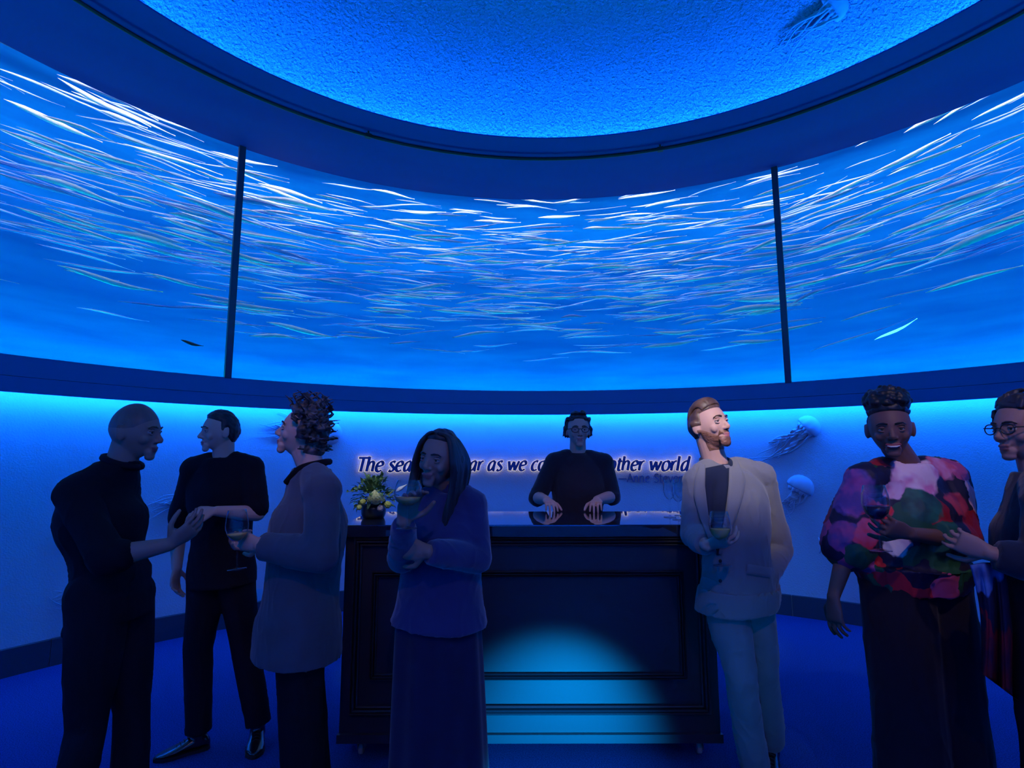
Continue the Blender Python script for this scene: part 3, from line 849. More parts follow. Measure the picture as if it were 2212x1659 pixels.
def head_parts(mb, C, F, k=1.0, smile=0.0):
    C = Vector(C)
    def shape(p):
        x, y, z = p
        if z < 0:
            t = min(-z / .118, 1)
            x *= 1 - .34 * t ** 1.6
            if y < 0: y *= 1 - .62 * t ** 1.2
            else: y *= 1 - .10 * t
        else:
            t = z / .118
            if y > 0: y *= 1 - .10 * t
            x *= 1 + .05 * (1 - abs(2 * t - 1))
        if y > 0:
            for sx in (-1, 1):
                g = math.exp(-(((x - sx * .034) / .017) ** 2 + ((z - .002) / .013) ** 2)); y -= .011 * g
                g = math.exp(-(((x - sx * .050) / .02) ** 2 + ((z + .055) / .025) ** 2)); y -= .006 * g
        return Vector((x, y, z)) * k
    mb.ell(C, (.076, .098, .118), F, 40, 28, shape)
    def L(x, y, z): return C + F @ (Vector((x, y, z)) * k)
    def E(x, y, z, a, b, c): mb.ell(L(x, y, z), (a * k, b * k, c * k), F, 14, 9)
    E(0, .082, .020, .050, .013, .009)                       # brow
    mb.tube([L(0, .086, .010), L(0, .097, -.010), L(0, .108, -.030), L(0, .105, -.040)], [.007 * k, .009 * k, .012 * k, .009 * k], 10)
    for sx in (-1, 1):
        E(sx * .012, .096, -.036, .008, .010, .007)          # nostril
        E(sx * .042, .060, -.028, .019, .018, .022)          # cheek
        mb.ell(L(sx * .081, -.010, -.010), (.010 * k, .020 * k, .032 * k), F @ Matrix.Rotation(sx * .35, 3, 'Z'), 12, 9)
        mb.ell(L(sx * .085, -.020, .004), (.006 * k, .010 * k, .020 * k), F @ Matrix.Rotation(sx * .5, 3, 'Z'), 10, 7)
    E(0, .090, -.061, .024 + smile, .010, .0065); E(0, .088, -.073, .021 + smile * .6, .010, .0075)
    E(0, .078, -.050, .026, .013, .018)
    E(0, .074, -.100, .026, .018, .017)                      # chin
    E(0, .074, -.082, .030, .018, .020)
    return L

def hand_parts(mb, W, d, palm, curl=0.5, thumb_side=1, k=1.0, spread=.10, thumb_in=.4, curls=None):
    """W wrist; d direction of the palm; palm normal points out of the palm; curl bends the fingers toward it"""
    d = Vector(d).normalized(); n = Vector(palm); n = (n - d * n.dot(d)).normalized(); l = n.cross(d) * thumb_side   # l points to the thumb
    W = Vector(W)
    rings = []
    for t, w_, h_ in ((-.01, .026, .020), (.015, .030, .018), (.05, .040, .016), (.082, .041, .013), (.094, .036, .009)):
        c = W + d * (t * k)
        rings.append([c + l * (w_ * k * math.cos(2 * PI * j / 14)) + n * (h_ * k * math.sin(2 * PI * j / 14)) for j in range(14)])
    mb.loft(rings)
    for i, (off, L, r) in enumerate(((.030, .074, .0088), (.0102, .083, .0090), (-.0102, .077, .0086), (-.029, .060, .0078))):
        p = W + d * ((.086 - .004 * abs(i - 1)) * k) + l * (off * k)
        fd = (d + l * (spread * (1.5 - i))).normalized()
        c_ = (curls[i] if curls else curl * (1 + .12 * i)); a = 0
        mb_p = p - fd * .02 * k
        for seg, (fr, bend) in enumerate(((.45, .8), (.31, 1.0), (.24, .7))):
            a += c_ * bend
            q = p + (fd * math.cos(a) + n * math.sin(a)) * (L * fr * k)
            mb.cone(mb_p if seg == 0 else p, r * (1 - .08 * seg) * k, q, r * (.94 - .1 * seg) * k, 10, 3); p = q
    p = W + d * .022 * k + l * .022 * k + n * .006 * k
    td = (d * .55 + l * .8 + n * .25).normalized()
    q = p + td * .046 * k; mb.cone(p, .0135 * k, q, .0105 * k, 10, 3)
    td2 = (td + d * (.5) - l * thumb_in + n * thumb_in * .8).normalized(); q2 = q + td2 * .032 * k; mb.cone(q, .0105 * k, q2, .0095 * k, 10, 3)
    td3 = (td2 - l * thumb_in * .4 + d * .1).normalized(); mb.cone(q2, .0095 * k, q2 + td3 * .026 * k, .0078 * k, 10, 3)

def torso_rings(J, grow=0.0, w=(.165, .135, .165, .165, .07), dpt=(.115, .10, .115, .085, .06), low=None, high=True, n=28, belly=0.0):
    hip = (J['HL'] + J['HR']) / 2; sh = (J['SL'] + J['SR']) / 2; nk = J['N']
    lat_s = (J['SR'] - J['SL']).normalized(); lat_h = (J['HR'] - J['HL']).normalized()
    if lat_h.dot(lat_s) < .2: lat_h = lat_s
    rings = []
    axis = (sh - hip)
    st = []
    if low: st += low
    st += [(hip, w[0], dpt[0], 0.0), (hip + axis * .35, w[1], dpt[1], .35), (hip + axis * .72, w[2], dpt[2], .72), (hip + axis * .93, w[3], dpt[3], .95)]
    if high: st += [(sh + (nk - sh) * .45, w[3] * .72, dpt[3] * .85, 1), (nk, w[4], dpt[4], 1)]
    for c, a, b, t in st:
        lat = (lat_h.lerp(lat_s, max(0, min(1, t)))).normalized(); up = axis.normalized(); f = up.cross(lat); f.normalize()
        lat = f.cross(up)
        rings.append([Vector(c) + lat * ((a + grow) * math.cos(2 * PI * k / n)) + f * ((b + grow) * math.sin(2 * PI * k / n)) for k in range(n)])
    # refine for smooth change between the stations
    out = []
    for i in range(len(rings) - 1):
        for s_ in range(4):
            t = s_ / 4
            p0 = rings[max(i - 1, 0)]; p1 = rings[i]; p2 = rings[i + 1]; p3 = rings[min(i + 2, len(rings) - 1)]
            out.append([.5 * (2 * b_ + (c_ - a_) * t + (2 * a_ - 5 * b_ + 4 * c_ - d_) * t * t + (3 * b_ - a_ - 3 * c_ + d_) * t ** 3) for a_, b_, c_, d_ in zip(p0, p1, p2, p3)])
    out.append(rings[-1]); return out

def eye_parts(L, F, k, body, look=(0, 1, 0)):
    for sx in (-1, 1):
        m = MB(); m.ell(L(sx * .033, .0745, .001), (.0120 * k,) * 3, F, 14, 10); e = m.build('eyeball', MAT['sclera'], body)
        m = MB(); ld = Vector((look[0], look[1], look[2])).normalized()
        c = L(sx * .033 + ld.x * .0082, .0745 + ld.y * .0082, .001 + ld.z * .0082); m.ell(c, (.0060 * k, .0048 * k, .0060 * k), F, 12, 8); m.build('iris', MAT['iris'], e)
        # upper lid
        m = MB(); pts = [L(sx * .033 + .0140 * t, .0745 + .0120 * math.sqrt(max(1 - t * t, .05)), .0085 - .005 * t * t) for t in (-.95, -.6, -.2, .2, .6, .95)]
        m.tube(pts, [.0020 * k, .0038 * k, .0046 * k, .0046 * k, .0038 * k, .0020 * k], 8)
        pts = [L(sx * .033 + .0140 * t, .0745 + .0115 * math.sqrt(max(1 - t * t, .05)), -.0085 + .005 * t * t) for t in (-.95, -.6, -.2, .2, .6, .95)]
        m.tube(pts, [.0016 * k, .0024 * k, .0030 * k, .0030 * k, .0024 * k, .0016 * k], 8)
        m.build('eyelid', body.data.materials[0], body)

def brows(L, k, m_, body, w=.0032):
    for sx in (-1, 1):
        b = MB(); b.tube([L(sx * .013, .0965, .0225), L(sx * .026, .0940, .0265), L(sx * .041, .0865, .0255), L(sx * .052, .077, .018)], [w * k, w * 1.25 * k, w * k, w * .5 * k], 6); b.build('eyebrow', m_, body)

def make_body(root, J, F, k, sk, hands, smile=0.0, arms_r=1.0, neck_r=.056, look=(0, 1, 0), browm=None, torso_k=1.0):
    mb = MB(); C = Vector(J['H']); L = head_parts(mb, C, F, k, smile)
    mb.cone(L(0, -.022, -.055), neck_r * k, J['N'], neck_r * 1.05 * k, 18)
    mb.cone(L(0, -.012, -.085), neck_r * .8 * k, J['N'], neck_r * k, 18)
    mb.loft(torso_rings(J, -.014, tuple(.92 * x for x in (.155, .13, .155, .15, .065))))
    for s in 'LR':
        S, E_, W = J['S' + s], J['E' + s], J['W' + s]
        mb.cone(J['N'].lerp(S, .35), .045, S, .048 * arms_r, 14)
        mb.cone(S, .048 * arms_r, E_, .038 * arms_r, 14); mb.cone(E_, .039 * arms_r, E_.lerp(W, .35), .040 * arms_r, 14); mb.cone(E_.lerp(W, .35), .040 * arms_r, W, .026 * arms_r, 14)
        h = hands[s]
        if h: hand_parts(mb, W, **h)
        mb.cone(J['H' + s], .075, J['H' + s].lerp(J['K' + s], .35), .065, 14)
    me = remeshed(mb, .0042, 2)
    o = link('body', me, sk[0], root); me.materials.append(sk[1])
    # lips
    inv = F.inverted(); idx = []
    for p in me.polygons:
        q = inv @ (p.center - C) / k
        idx.append(1 if abs(q.x) < .022 + smile and q.y > .084 and -.078 < q.z < -.057 and q.y > .094 - abs(q.x) * .25 else 0)
    me.polygons.foreach_set('material_index', idx)
    if browm is not False:
        eye_parts(L, F, k, o, look)
        if browm: brows(L, k, browm, o)
    return o, L

def garment(root, name, mb, m, voxel=.008, sm=3, fold=(.005, 7, 5)):
    return link(name, remeshed(mb, voxel, sm, fold), m, root)

def top_mb(J, grow, sleeve=1.0, low=None, sl_r=(.062, .052, .046, .040), collar=.07, w=(.165, .14, .17, .165), dpt=(.12, .108, .12, .09), sides='LR', roomy=(1, 1)):
    """shirt, sweater or jacket; sleeve 0..2: 1 ends at the elbow, 2 at the wrist"""
    mb = MB(); mb.loft(torso_rings(J, grow, (*w, collar), (*dpt, collar * .9), low=low))
    for s in 'LR':
        S, E_, W = J['S' + s], J['E' + s], J['W' + s]
        mb.cone(J['N'].lerp(S, .45), .05 + grow, S, sl_r[0] + grow * .3, 16)
        if s not in sides: continue
        if sleeve <= 1:
            mb.cone(S, sl_r[0], S.lerp(E_, sleeve), sl_r[1], 16)
        else:
            t = sleeve - 1
            mb.cone(S, sl_r[0], E_, sl_r[1], 16)
            mid = E_.lerp(W, t * .5)
            mb.cone(E_, sl_r[1], mid, (sl_r[1] + sl_r[2]) / 2 + .002, 16)
            mb.tube([E_.lerp(W, t * .45), E_.lerp(W, t * .8), E_.lerp(W, t)], [sl_r[1] * .98, sl_r[2] * 1.02, sl_r[3]], 16)
    return mb

def trousers(root, J, m, r=(.105, .092, .070, .062), name='trousers', fold=(.006, 6, 3), foot_gap=.05, sep=True):
    mb = MB()
    hip = (J['HL'] + J['HR']) / 2
    lat = (J['HR'] - J['HL']).normalized()
    mb.cone(J['HL'] + Vector((0, 0, .03)), r[0] * 1.02, J['HR'] + Vector((0, 0, .03)), r[0] * 1.02, 20)
    mb.cone(hip + Vector((0, 0, .10)) - lat * .05, r[0] * 1.0, hip + Vector((0, 0, .10)) + lat * .05, r[0] * 1.0, 20)
    for s in 'LR':
        H_, K_, A_ = J['H' + s], J['K' + s], J['A' + s]
        mb.cone(H_, r[0], H_.lerp(K_, .5), r[1], 18); mb.cone(H_.lerp(K_, .5), r[1], K_, r[2], 18)
        end = A_ + (K_ - A_).normalized() * .0; d = (A_ - K_).normalized()
        mb.tube([K_.lerp(A_, -.06), K_, K_.lerp(A_, .5), A_.lerp(K_, .08), A_ - d * .0], [r[2] * .96, r[2], (r[2] + r[3]) / 2, r[3], r[3]], 18)
        mb.cone(K_, r[2], K_.lerp(A_, .3), r[2] * .96, 18)
    return garment(root, name, mb, m, .0085, 2, fold)

def shoe(root, A, toe, k=1.0):
    """A: ankle point; toe: tip on the floor"""
    heel = Vector((A.x, A.y, 0)); t = Vector((toe.x, toe.y, 0)); d = (t - heel).normalized(); h = heel - d * .055
    Ln = (t - h).length; l = Vector((-d.y, d.x, 0)); rings = []
    for f, w_, ht in ((0, .022, .05), (.06, .033, .075), (.2, .036, .085), (.38, .037, .075), (.52, .041, .058), (.68, .046, .045), (.84, .040, .034), (.95, .024, .027), (1.0, .008, .018)):
        c = h + d * (Ln * f); ring = []
        for j in range(16):
            a = 2 * PI * j / 16; zz = math.sin(a); ring.append(c + l * (w_ * k * math.cos(a)) + Vector((0, 0, .014 + (ht - .014) * .5 * (1 + zz))))
        rings.append(ring)
    m = MB(); m.loft(rings); m.cone(A + Vector((0, 0, -.005)), .036, heel + Vector((0, 0, .05)), .040, 14)
    o = link('shoe', remeshed(m, .006, 2), MAT['shoe'], root)
    m = MB(); rings = []
    for f, w_ in ((0, .018), (.05, .032), (.2, .036), (.38, .034), (.52, .040), (.68, .047), (.84, .042), (.96, .024), (1.01, .008)):
        c = h + d * (Ln * f); rings.append([c + l * (w_ * s_) + Vector((0, 0, z_)) for s_, z_ in ((-1, .001), (1, .001), (1, .016), (-1, .016))])
    m.loft(rings); m.build('sole', MAT['sole'], o, False)
    m = MB()
    for q in range(4):
        c = h + d * (Ln * (.42 + .065 * q)) + Vector((0, 0, .072 - .008 * q)); m.tube([c - l * .018, c + Vector((0, 0, .006)), c + l * .018], .0022, 6)
    m.build('shoelaces', MAT['black_rubber'], o)
    return o

def hair_cap(L, F, k, region, off=.008, bumps=(.0, 30), voxel=.005, extra=None):
    """a shell over the skull where region(x, y, z) in head units is true, welded with any extra locks"""
    mb = MB(); pts = []
    nu, nv = 56, 40
    for i in range(nv):
        t = PI * (i + .5) / nv
        for j in range(nu):
            a = 2 * PI * j / nu
            x, y, z = math.sin(t) * math.cos(a) * .078, math.sin(t) * math.sin(a) * .099, math.cos(t) * .120
            if z < 0:
                q = min(-z / .118, 1); x *= 1 - .2 * q; y *= (1 - .55 * q ** 1.2) if y < 0 else 1
            if region(x, y, z):
                r_ = off * (1 + bumps[0] * noise.noise((x * bumps[1], y * bumps[1], z * bumps[1])))
                mb.ell(L(x, y, z), (r_ * k,) * 3, None, 6, 4)
    if extra: extra(mb)
    return remeshed(mb, voxel, 2)

def hair(root, body, J, F, k, field, off, m, extra=None, rough=(.35, 60), name='hair', voxel=.004):
    """hair grown from the scalp: faces of the head where field(x, y, z) > 0, lifted softly from the hairline, joined with any locks"""
    C = Vector(J['H']); inv = F.inverted(); me = body.data; mb = MB(); idx = {}
    fv = []
    for v in me.vertices:
        q = inv @ (v.co - C) / k
        fv.append(field(q.x, q.y, q.z) if q.length < .19 else -1)
    for p in me.polygons:
        if max(fv[i] for i in p.vertices) <= 0: continue
        fc = []
        for i in p.vertices:
            if i not in idx:
                v = me.vertices[i]; s_ = max(-.3, min(1, fv[i] / .014)); q = (v.co - C) / k
                n_ = 1 + rough[0] * noise.noise((q.x * rough[1], q.y * rough[1], q.z * rough[1]))
                idx[i] = len(mb.v); mb.v.append(v.co + v.normal * (off * (s_ ** .6 if s_ > 0 else s_) * n_ * k))
            fc.append(idx[i])
        mb.f.append(tuple(fc))
    if extra:
        e = MB(); extra(e); em = remeshed(e, voxel, 2)
        mb.add([v.co for v in em.vertices], [tuple(p.vertices) for p in em.polygons]); bpy.data.meshes.remove(em)
    me2 = bpy.data.meshes.new(name); me2.from_pydata([tuple(p) for p in mb.v], [], mb.f)
    return link(name, me2, m, root)

def sk(x, y): return .121 * math.sqrt(max(.02, 1 - (x / .080) ** 2 - (y / .102) ** 2))

def eyeglasses(L, k, root, m, dark=False):
    g = MB()
    for sx in (-1, 1):
        pts = [L(sx * .035 + .026 * math.cos(t) * (1 if abs(math.cos(t)) < .8 else .95), .104 - .010 * abs(math.cos(t) - (-sx)) * .3, .0 + .019 * math.sin(t)) for t in [2 * PI * i / 20 for i in range(21)]]
        g.tube(pts, .0022 * k, 6)
        g.tube([L(sx * .061, .100, .006), L(sx * .074, .080, .006), L(sx * .084, .0, .004), L(sx * .082, -.02, -.006)], .0022 * k, 6)
    g.tube([L(-.010, .104, .003), L(0, .107, .006), L(.010, .104, .003)], .0022 * k, 6)
    return g.build('eyeglasses', m, root)

def surface_patch(target, rows, off=.004, thick=.003, name='patch', m=None, parent=None, dirv=None):
    """thin cloth piece: rows of (u, v) pixels laid on a garment seen along the sight line, given a small thickness"""
    bv = BVHTree.FromPolygons([v.co for v in target.data.vertices], [p.vertices for p in target.data.polygons])
    mb = MB(); R1 = []
    dl = None; grid = []
    for row in rows:
        line = []
        for (u, v) in row:
            d = ray(u, v).normalized(); hit, nr, _, dist = bv.ray_cast(EYE, d)
            if hit is None:
                hit = None
            else: dl = dist
            line.append((hit, d, nr))
        grid.append(line)
    for line in grid:
        out = []; last = next((h for h in line if h[0] is not None), None)
        for h, d, nr in line:
            if h is None:
                dist = (last[0] - EYE).length if last else dl; h = EYE + d * dist
            else: last = (h, d, nr)
            out.append((h, d))
        R1.append(out)
    n = len(R1[0]); front = [[h - d * off for h, d in r] for r in R1]; back = [[h - d * (off - thick) for h, d in r] for r in R1]
    vs = [p for r in front for p in r] + [p for r in back for p in r]; N = len(R1) * n; fs = []
    for i in range(len(R1) - 1):
        for j in range(n - 1):
            a = i * n + j; fs.append((a, a + 1, a + n + 1, a + n)); fs.append((N + a, N + a + n, N + a + n + 1, N + a + 1))
    for i in range(len(R1) - 1):
        for j in (0, n - 1):
            a = i * n + j; fs.append((a, a + n, N + a + n, N + a))
    for j in range(n - 1):
        for i in (0, len(R1) - 1):
            a = i * n + j; fs.append((a, a + 1, N + a + 1, N + a))
    mb.add(vs, fs); return mb.build(name, m, parent)

def lerp_rows(left, right, nrow=14, ncol=6):
    # rows between two pixel polylines
    def samp(pl, t):
        L_ = [0]
        for a, b in zip(pl, pl[1:]): L_.append(L_[-1] + math.hypot(b[0] - a[0], b[1] - a[1]))
        s = t * L_[-1]
        for i in range(len(pl) - 1):
            if s <= L_[i + 1] + 1e-9:
                q = (s - L_[i]) / max(L_[i + 1] - L_[i], 1e-9); return (pl[i][0] + (pl[i + 1][0] - pl[i][0]) * q, pl[i][1] + (pl[i + 1][1] - pl[i][1]) * q)
        return pl[-1]
    rows = []
    for i in range(nrow):
        t = i / (nrow - 1); a, b = samp(left, t), samp(right, t)
        rows.append([(a[0] + (b[0] - a[0]) * j / (ncol - 1), a[1] + (b[1] - a[1]) * j / (ncol - 1)) for j in range(ncol)])
    return rows

def person(x, y, label):
    return thing('person', (x, y, 0), label, 'person')

BLACK = cloth('black_cotton', (0.005, 0.004, 0.006), sheen=0.0); DARKTR = cloth('dark_trousers', (0.005, 0.005, 0.008), sheen=0.0)
HAIR_DK = hairmat('hair_dark', (0.012, 0.009, 0.008), (0.05, 0.035, 0.03)); HAIR_GREY = hairmat('hair_greying', (0.02, 0.016, 0.016), (0.16, 0.13, 0.12))
HAIR_BR = hairmat('hair_brown', (0.07, 0.035, 0.02), (0.16, 0.085, 0.05)); HAIR_STUB = hairmat('hair_stubble', (0.15, 0.085, 0.065), (0.22, 0.12, 0.09))
BEARD = hairmat('beard_red', (0.20, 0.085, 0.045), (0.33, 0.15, 0.09)); HAIR_BLK = hairmat('hair_black', (0.006, 0.005, 0.005), (0.02, 0.015, 0.013))

# --- bald guest, far left
r = person(gz(260, 2.3, 0).x, 2.3, 'bald man in a black shirt at the far left, side on, reaching forward')
J = dict(H=at(291, 932, 2.3), N=at(262, 1003, 2.3), SR=at(163, 1068, 2.17), SL=at(262, 1062, 2.47), ER=at(232, 1205, 2.10), WR=at(366, 1176, 2.17), EL=at(268, 1190, 2.52), WL=at(290, 1270, 2.4),
         HR=at(212, 1300, 2.24), HL=at(268, 1300, 2.40), KR=gz(186, 2.22, .50), KL=gz(284, 2.38, .50), AR=gz(112, 2.05, .09), AL=gz(272, 2.36, .09))
F = frame((1, .12, -.08), (.08, 0, 1))
body, L = make_body(r, J, F, .98, SK_TAN, dict(R=dict(d=at(424, 1136, 2.2) - J['WR'], palm=(0.1, .6, .8), curl=.35, thumb_side=-1), L=dict(d=(.3, -.1, -1), palm=(-1, 0, 0), curl=.4)), browm=HAIR_BR)
hair(r, body, J, F, .98, lambda x, y, z: min(z - .010 - .25 * max(0, y) - .5 * max(0, y - .03), .08 - y), .0012, HAIR_STUB, rough=(0, 1))
garment(r, 'shirt', top_mb(J, .014, 1.35, low=[(at(236, 1345, 2.32), .165, .125, 0)], sl_r=(.068, .062, .056, .052), collar=.062, dpt=(.118, .112, .14, .11)), BLACK, fold=(.007, 6, 5))
m = MB(); nk = J['N']; pts = []
for i in range(17):
    a = 2 * PI * i / 16; pts.append(nk + Vector((.066 * math.cos(a) + .004, .066 * math.sin(a), .010 - .022 * math.cos(a))))
m.tube(pts, [(.007, .022)] * 17, 8, flat=(0, 0, 1)) if False else m.tube(pts, .014, 8); m.build('collar', BLACK, r)
trousers(r, J, DARKTR, (.110, .092, .068, .064)); shoe(r, J['AR'], gz(150, 1.95, 0) + Vector((.12, -.02, 0))); shoe(r, J['AL'], J['AL'] + Vector((.21, -.05, 0)))

# --- guest in black T-shirt behind
r = person(gz(478, 3.1, 0).x, 3.1, 'man in a black T-shirt standing between the bald man and the curly haired man')
J = dict(H=at(476, 932, 3.08), N=at(482, 988, 3.1), SR=at(420, 1016, 3.1), SL=at(540, 1012, 3.12), ER=at(386, 1135, 3.16), WR=at(382, 1226, 3.08), EL=at(556, 1110, 3.08), WL=at(468, 1104, 2.9),
         HR=at(450, 1230, 3.12), HL=at(508, 1230, 3.14), KR=at(428, 1400, 3.08), KL=at(530, 1392, 3.16), AR=gz(428, 3.08, .09), AL=gz(556, 3.16, .09))
F = frame((-.75, -.62, -.02))
body, L = make_body(r, J, F, .95, SK_FAIR, dict(R=dict(d=(0, -.12, -1), palm=(1, 0, 0), curl=.4, thumb_side=1), L=dict(d=(-1, -.25, .05), palm=(0, .5, -1), curl=.5, thumb_side=-1)), browm=HAIR_BR)
hair(r, body, J, F, .95, lambda x, y, z: max(min(z - .048 - .40 * max(0, y), 1), min(.012 - y + .9 * min(0, z - .01), z + .062, .0835 - abs(x))), .012, HAIR_DK)
garment(r, 't_shirt', top_mb(J, .012, .85, low=[(at(480, 1262, 3.12), .165, .125, 0)], sl_r=(.072, .068, .05, .05), collar=.075), BLACK)
trousers(r, J, DARKTR, (.100, .088, .070, .066)); shoe(r, J['AR'], gz(330, 2.97, 0)); shoe(r, J['AL'], gz(546, 2.99, 0))

# --- curly haired guest in grey jacket, seen from the side
JACK = cloth('navy_grey_wool', (0.085, 0.080, 0.092), .9, .2, 180)
r = person(gz(650, 2.55, 0).x, 2.55, 'man with dark curly hair in a long grey jacket, head tipped back, holding a glass')
J = dict(H=at(655, 932, 2.55), N=at(672, 1012, 2.55), SL=at(697, 1062, 2.38), SR=at(654, 1058, 2.74), EL=at(694, 1200, 2.30), WL=at(562, 1178, 2.34), ER=at(640, 1195, 2.74), WR=at(560, 1172, 2.62),
         HL=at(650, 1300, 2.48), HR=at(650, 1300, 2.62), KL=gz(648, 2.44, .50), KR=gz(655, 2.64, .50), AL=gz(655, 2.44, .09), AR=gz(672, 2.66, .09))
F = frame((-1, -.22, .22), (.22, 0, 1))
body, L = make_body(r, J, F, 1.0, SK_FAIR, dict(L=dict(d=at(505, 1163, 2.36) - J['WL'], palm=(0, 1, .2), curl=.75, thumb_side=-1), R=dict(d=(-.8, -.7, .0), palm=(0, -.6, .6), curl=.5, thumb_side=1)), browm=HAIR_DK)
def curls(mb, L=L):
    rg = random.Random(11)
    for i in range(150):
        th_ = rg.uniform(0, 2 * PI); zz = rg.uniform(-.07, .125)
        x, y = .082 * math.cos(th_), .098 * math.sin(th_)
        if y > .055 and zz < .085: continue
        if y > .015 and zz < .02: continue
        q = math.sqrt(max(.0, 1 - (zz / .13) ** 2)); x *= q; y *= q
        d = Vector((x, y, zz)).normalized(); o_ = Vector((x, y, zz)); t1 = Vector((rg.uniform(-1, 1), rg.uniform(-1, 1), rg.uniform(-.4, 1))) * .5
        pts = [o_ + d * (.006 + .010 * s_) + (t1 + Vector((math.sin(s_ * 2 + i), math.cos(s_ * 2.3 + i), .2 * s_))) * .006 * s_ for s_ in range(5)]
        mb.tube([L(*p) for p in pts], [.006, .0065, .006, .005, .003], 6)
hair(r, body, J, F, 1.0, lambda x, y, z: max(z - .045 - .5 * max(0, y), min(.012 - y, z + .03), min(-.03 - y, z + .09)), .018, HAIR_GREY, curls, (.8, 55))
garment(r, 'polo_shirt', top_mb(J, .006, .6, collar=.075), BLACK)
hem = [(at(643, 1412, 2.55), .235, .165, 0), (at(646, 1340, 2.55), .225, .158, 0)]
jk = garment(r, 'jacket', top_mb(J, .02, 1.95, low=hem, sl_r=(.078, .070, .058, .054), collar=.072, w=(.21, .175, .18, .17), dpt=(.145, .138, .145, .10)), JACK, fold=(.007, 5, 4))
m = MB(); nk = J['N']; m.tube(bezpts([nk + Vector((-.085, -.06, -.06)), nk + Vector((-.02, -.085, .0)), nk + Vector((.06, -.055, .025)), nk + Vector((.075, .02, .03)), nk + Vector((.03, .075, .02)), nk + Vector((-.07, .06, -.06))], 5), .015, 8); m.build('collar', BLACK, r)
trousers(r, J, DARKTR, (.105, .098, .088, .082)); shoe(r, J['AL'], J['AL'] + Vector((-.21, -.06, 0))); shoe(r, J['AR'], J['AR'] + Vector((-.2, -.05, 0)))
wine_glass(at(512, 1230, 2.31), (-.05, -.02, 1), 'wine glass held at waist height by the curly haired guest', .235, .044, 'white_wine', .28)

# --- woman with long dark hair in front of the bar
NAVY = cloth('navy_knit', (0.035, 0.030, 0.095), .9, .5, 160); SKIRT = cloth('navy_skirt', (0.014, 0.013, 0.040), .9, .2)
r = person(gz(945, 2.3, 0).x, 2.3, 'woman with long dark hair in a navy sweater raising a large glass')
J = dict(H=at(951, 990, 2.26), N=at(975, 1062, 2.32), SL=at(1018, 1092, 2.30), SR=at(905, 1095, 2.30), EL=at(1030, 1205, 2.24), WL=at(925, 1192, 2.08), ER=at(868, 1205, 2.2), WR=at(872, 1128, 2.02),
         HL=at(985, 1300, 2.32), HR=at(915, 1300, 2.32), KL=gz(980, 2.32, .5), KR=gz(915, 2.32, .5), AL=gz(985, 2.32, .09), AR=gz(905, 2.32, .09))
F = frame((-.42, -.9, -.06), (.16, 0, 1))
body, L = make_body(r, J, F, .94, SK_TAN, dict(R=dict(d=(.28, -.1, 1), palm=(.5, -.8, 0), curl=.55, thumb_side=-1), L=dict(d=(-.85, .15, .1), palm=(-.2, 1, 0), curl=.75, thumb_side=-1)), smile=.006, arms_r=.88, neck_r=.05, browm=HAIR_DK)
def locks(mb, L=L):
    rg = random.Random(4)
    for i in range(64):
        sx = 1 if i % 2 else -1
        t = rg.random(); back = rg.uniform(-.085, .045)
        x0_ = .012 * sx; dn = rg.uniform(.20, .30) if sx < 0 else rg.uniform(.14, .22)
        pts = [L(x0_, .075 * (1 - t) - .06 * t, .115 - .02 * t), L(sx * .060, back * .5 + .018, .085), L(sx * .090, back + .005, .0), L(sx * (.090 + .012 * rg.random()), back, -.07), L(sx * (.084 + .02 * rg.random()), back + .012 + .02 * rg.random(), -.07 - dn * .55), L(sx * (.074 + .03 * rg.random()), back + .03, -.07 - dn)]
        cv = bezpts(pts, 4); mb.tube(cv, [.003 + .010 * math.sin(PI * min(1, .12 + .88 * j / (len(cv) - 1))) for j in range(len(cv))], 6)
hair(r, body, J, F, .94, lambda x, y, z: max(z - .066 - .3 * max(0, y), min(.025 - y, z + .07)), .012, HAIR_DK, locks)
sw = garment(r, 'sweater', top_mb(J, .012, 1.98, low=[(at(948, 1345, 2.32), .185, .15, 0)], sl_r=(.064, .058, .05, .044), collar=.072, w=(.165, .145, .165, .15), dpt=(.125, .115, .13, .085)), NAVY, fold=(.006, 6, 5))
m = MB(); nk = J['N']; m.tube([nk + Vector((0, .0, -.03)), nk + Vector((-.003, -.003, .015)), nk + Vector((-.006, -.008, .045))], [.066, .060, .056], 18); m.build('turtleneck', NAVY, r)
m = MB(); rings = []
for z, a, b_ in ((.05, .205, .185), (.35, .19, .165), (.6, .18, .15), (.82, .17, .135), (.98, .14, .11)):
    c = gz(945, 2.32, z); rings.append([c + Vector(((a + .006 * math.sin(9 * t)) * math.cos(t), (b_ + .006 * math.sin(9 * t)) * math.sin(t), 0)) for t in [2 * PI * k / 72 for k in range(72)]])
m.loft(rings); m.build('skirt', SKIRT, r)
shoe(r, J['AL'], J['AL'] + Vector((-.05, -.20, 0)), .9); shoe(r, J['AR'], J['AR'] + Vector((-.07, -.2, 0)), .9)
wine_glass(at(879, 1142, 1.965), (.02, .0, 1), 'large wine glass raised at chest height by the woman in navy', .165, .050, 'white_wine', .36)

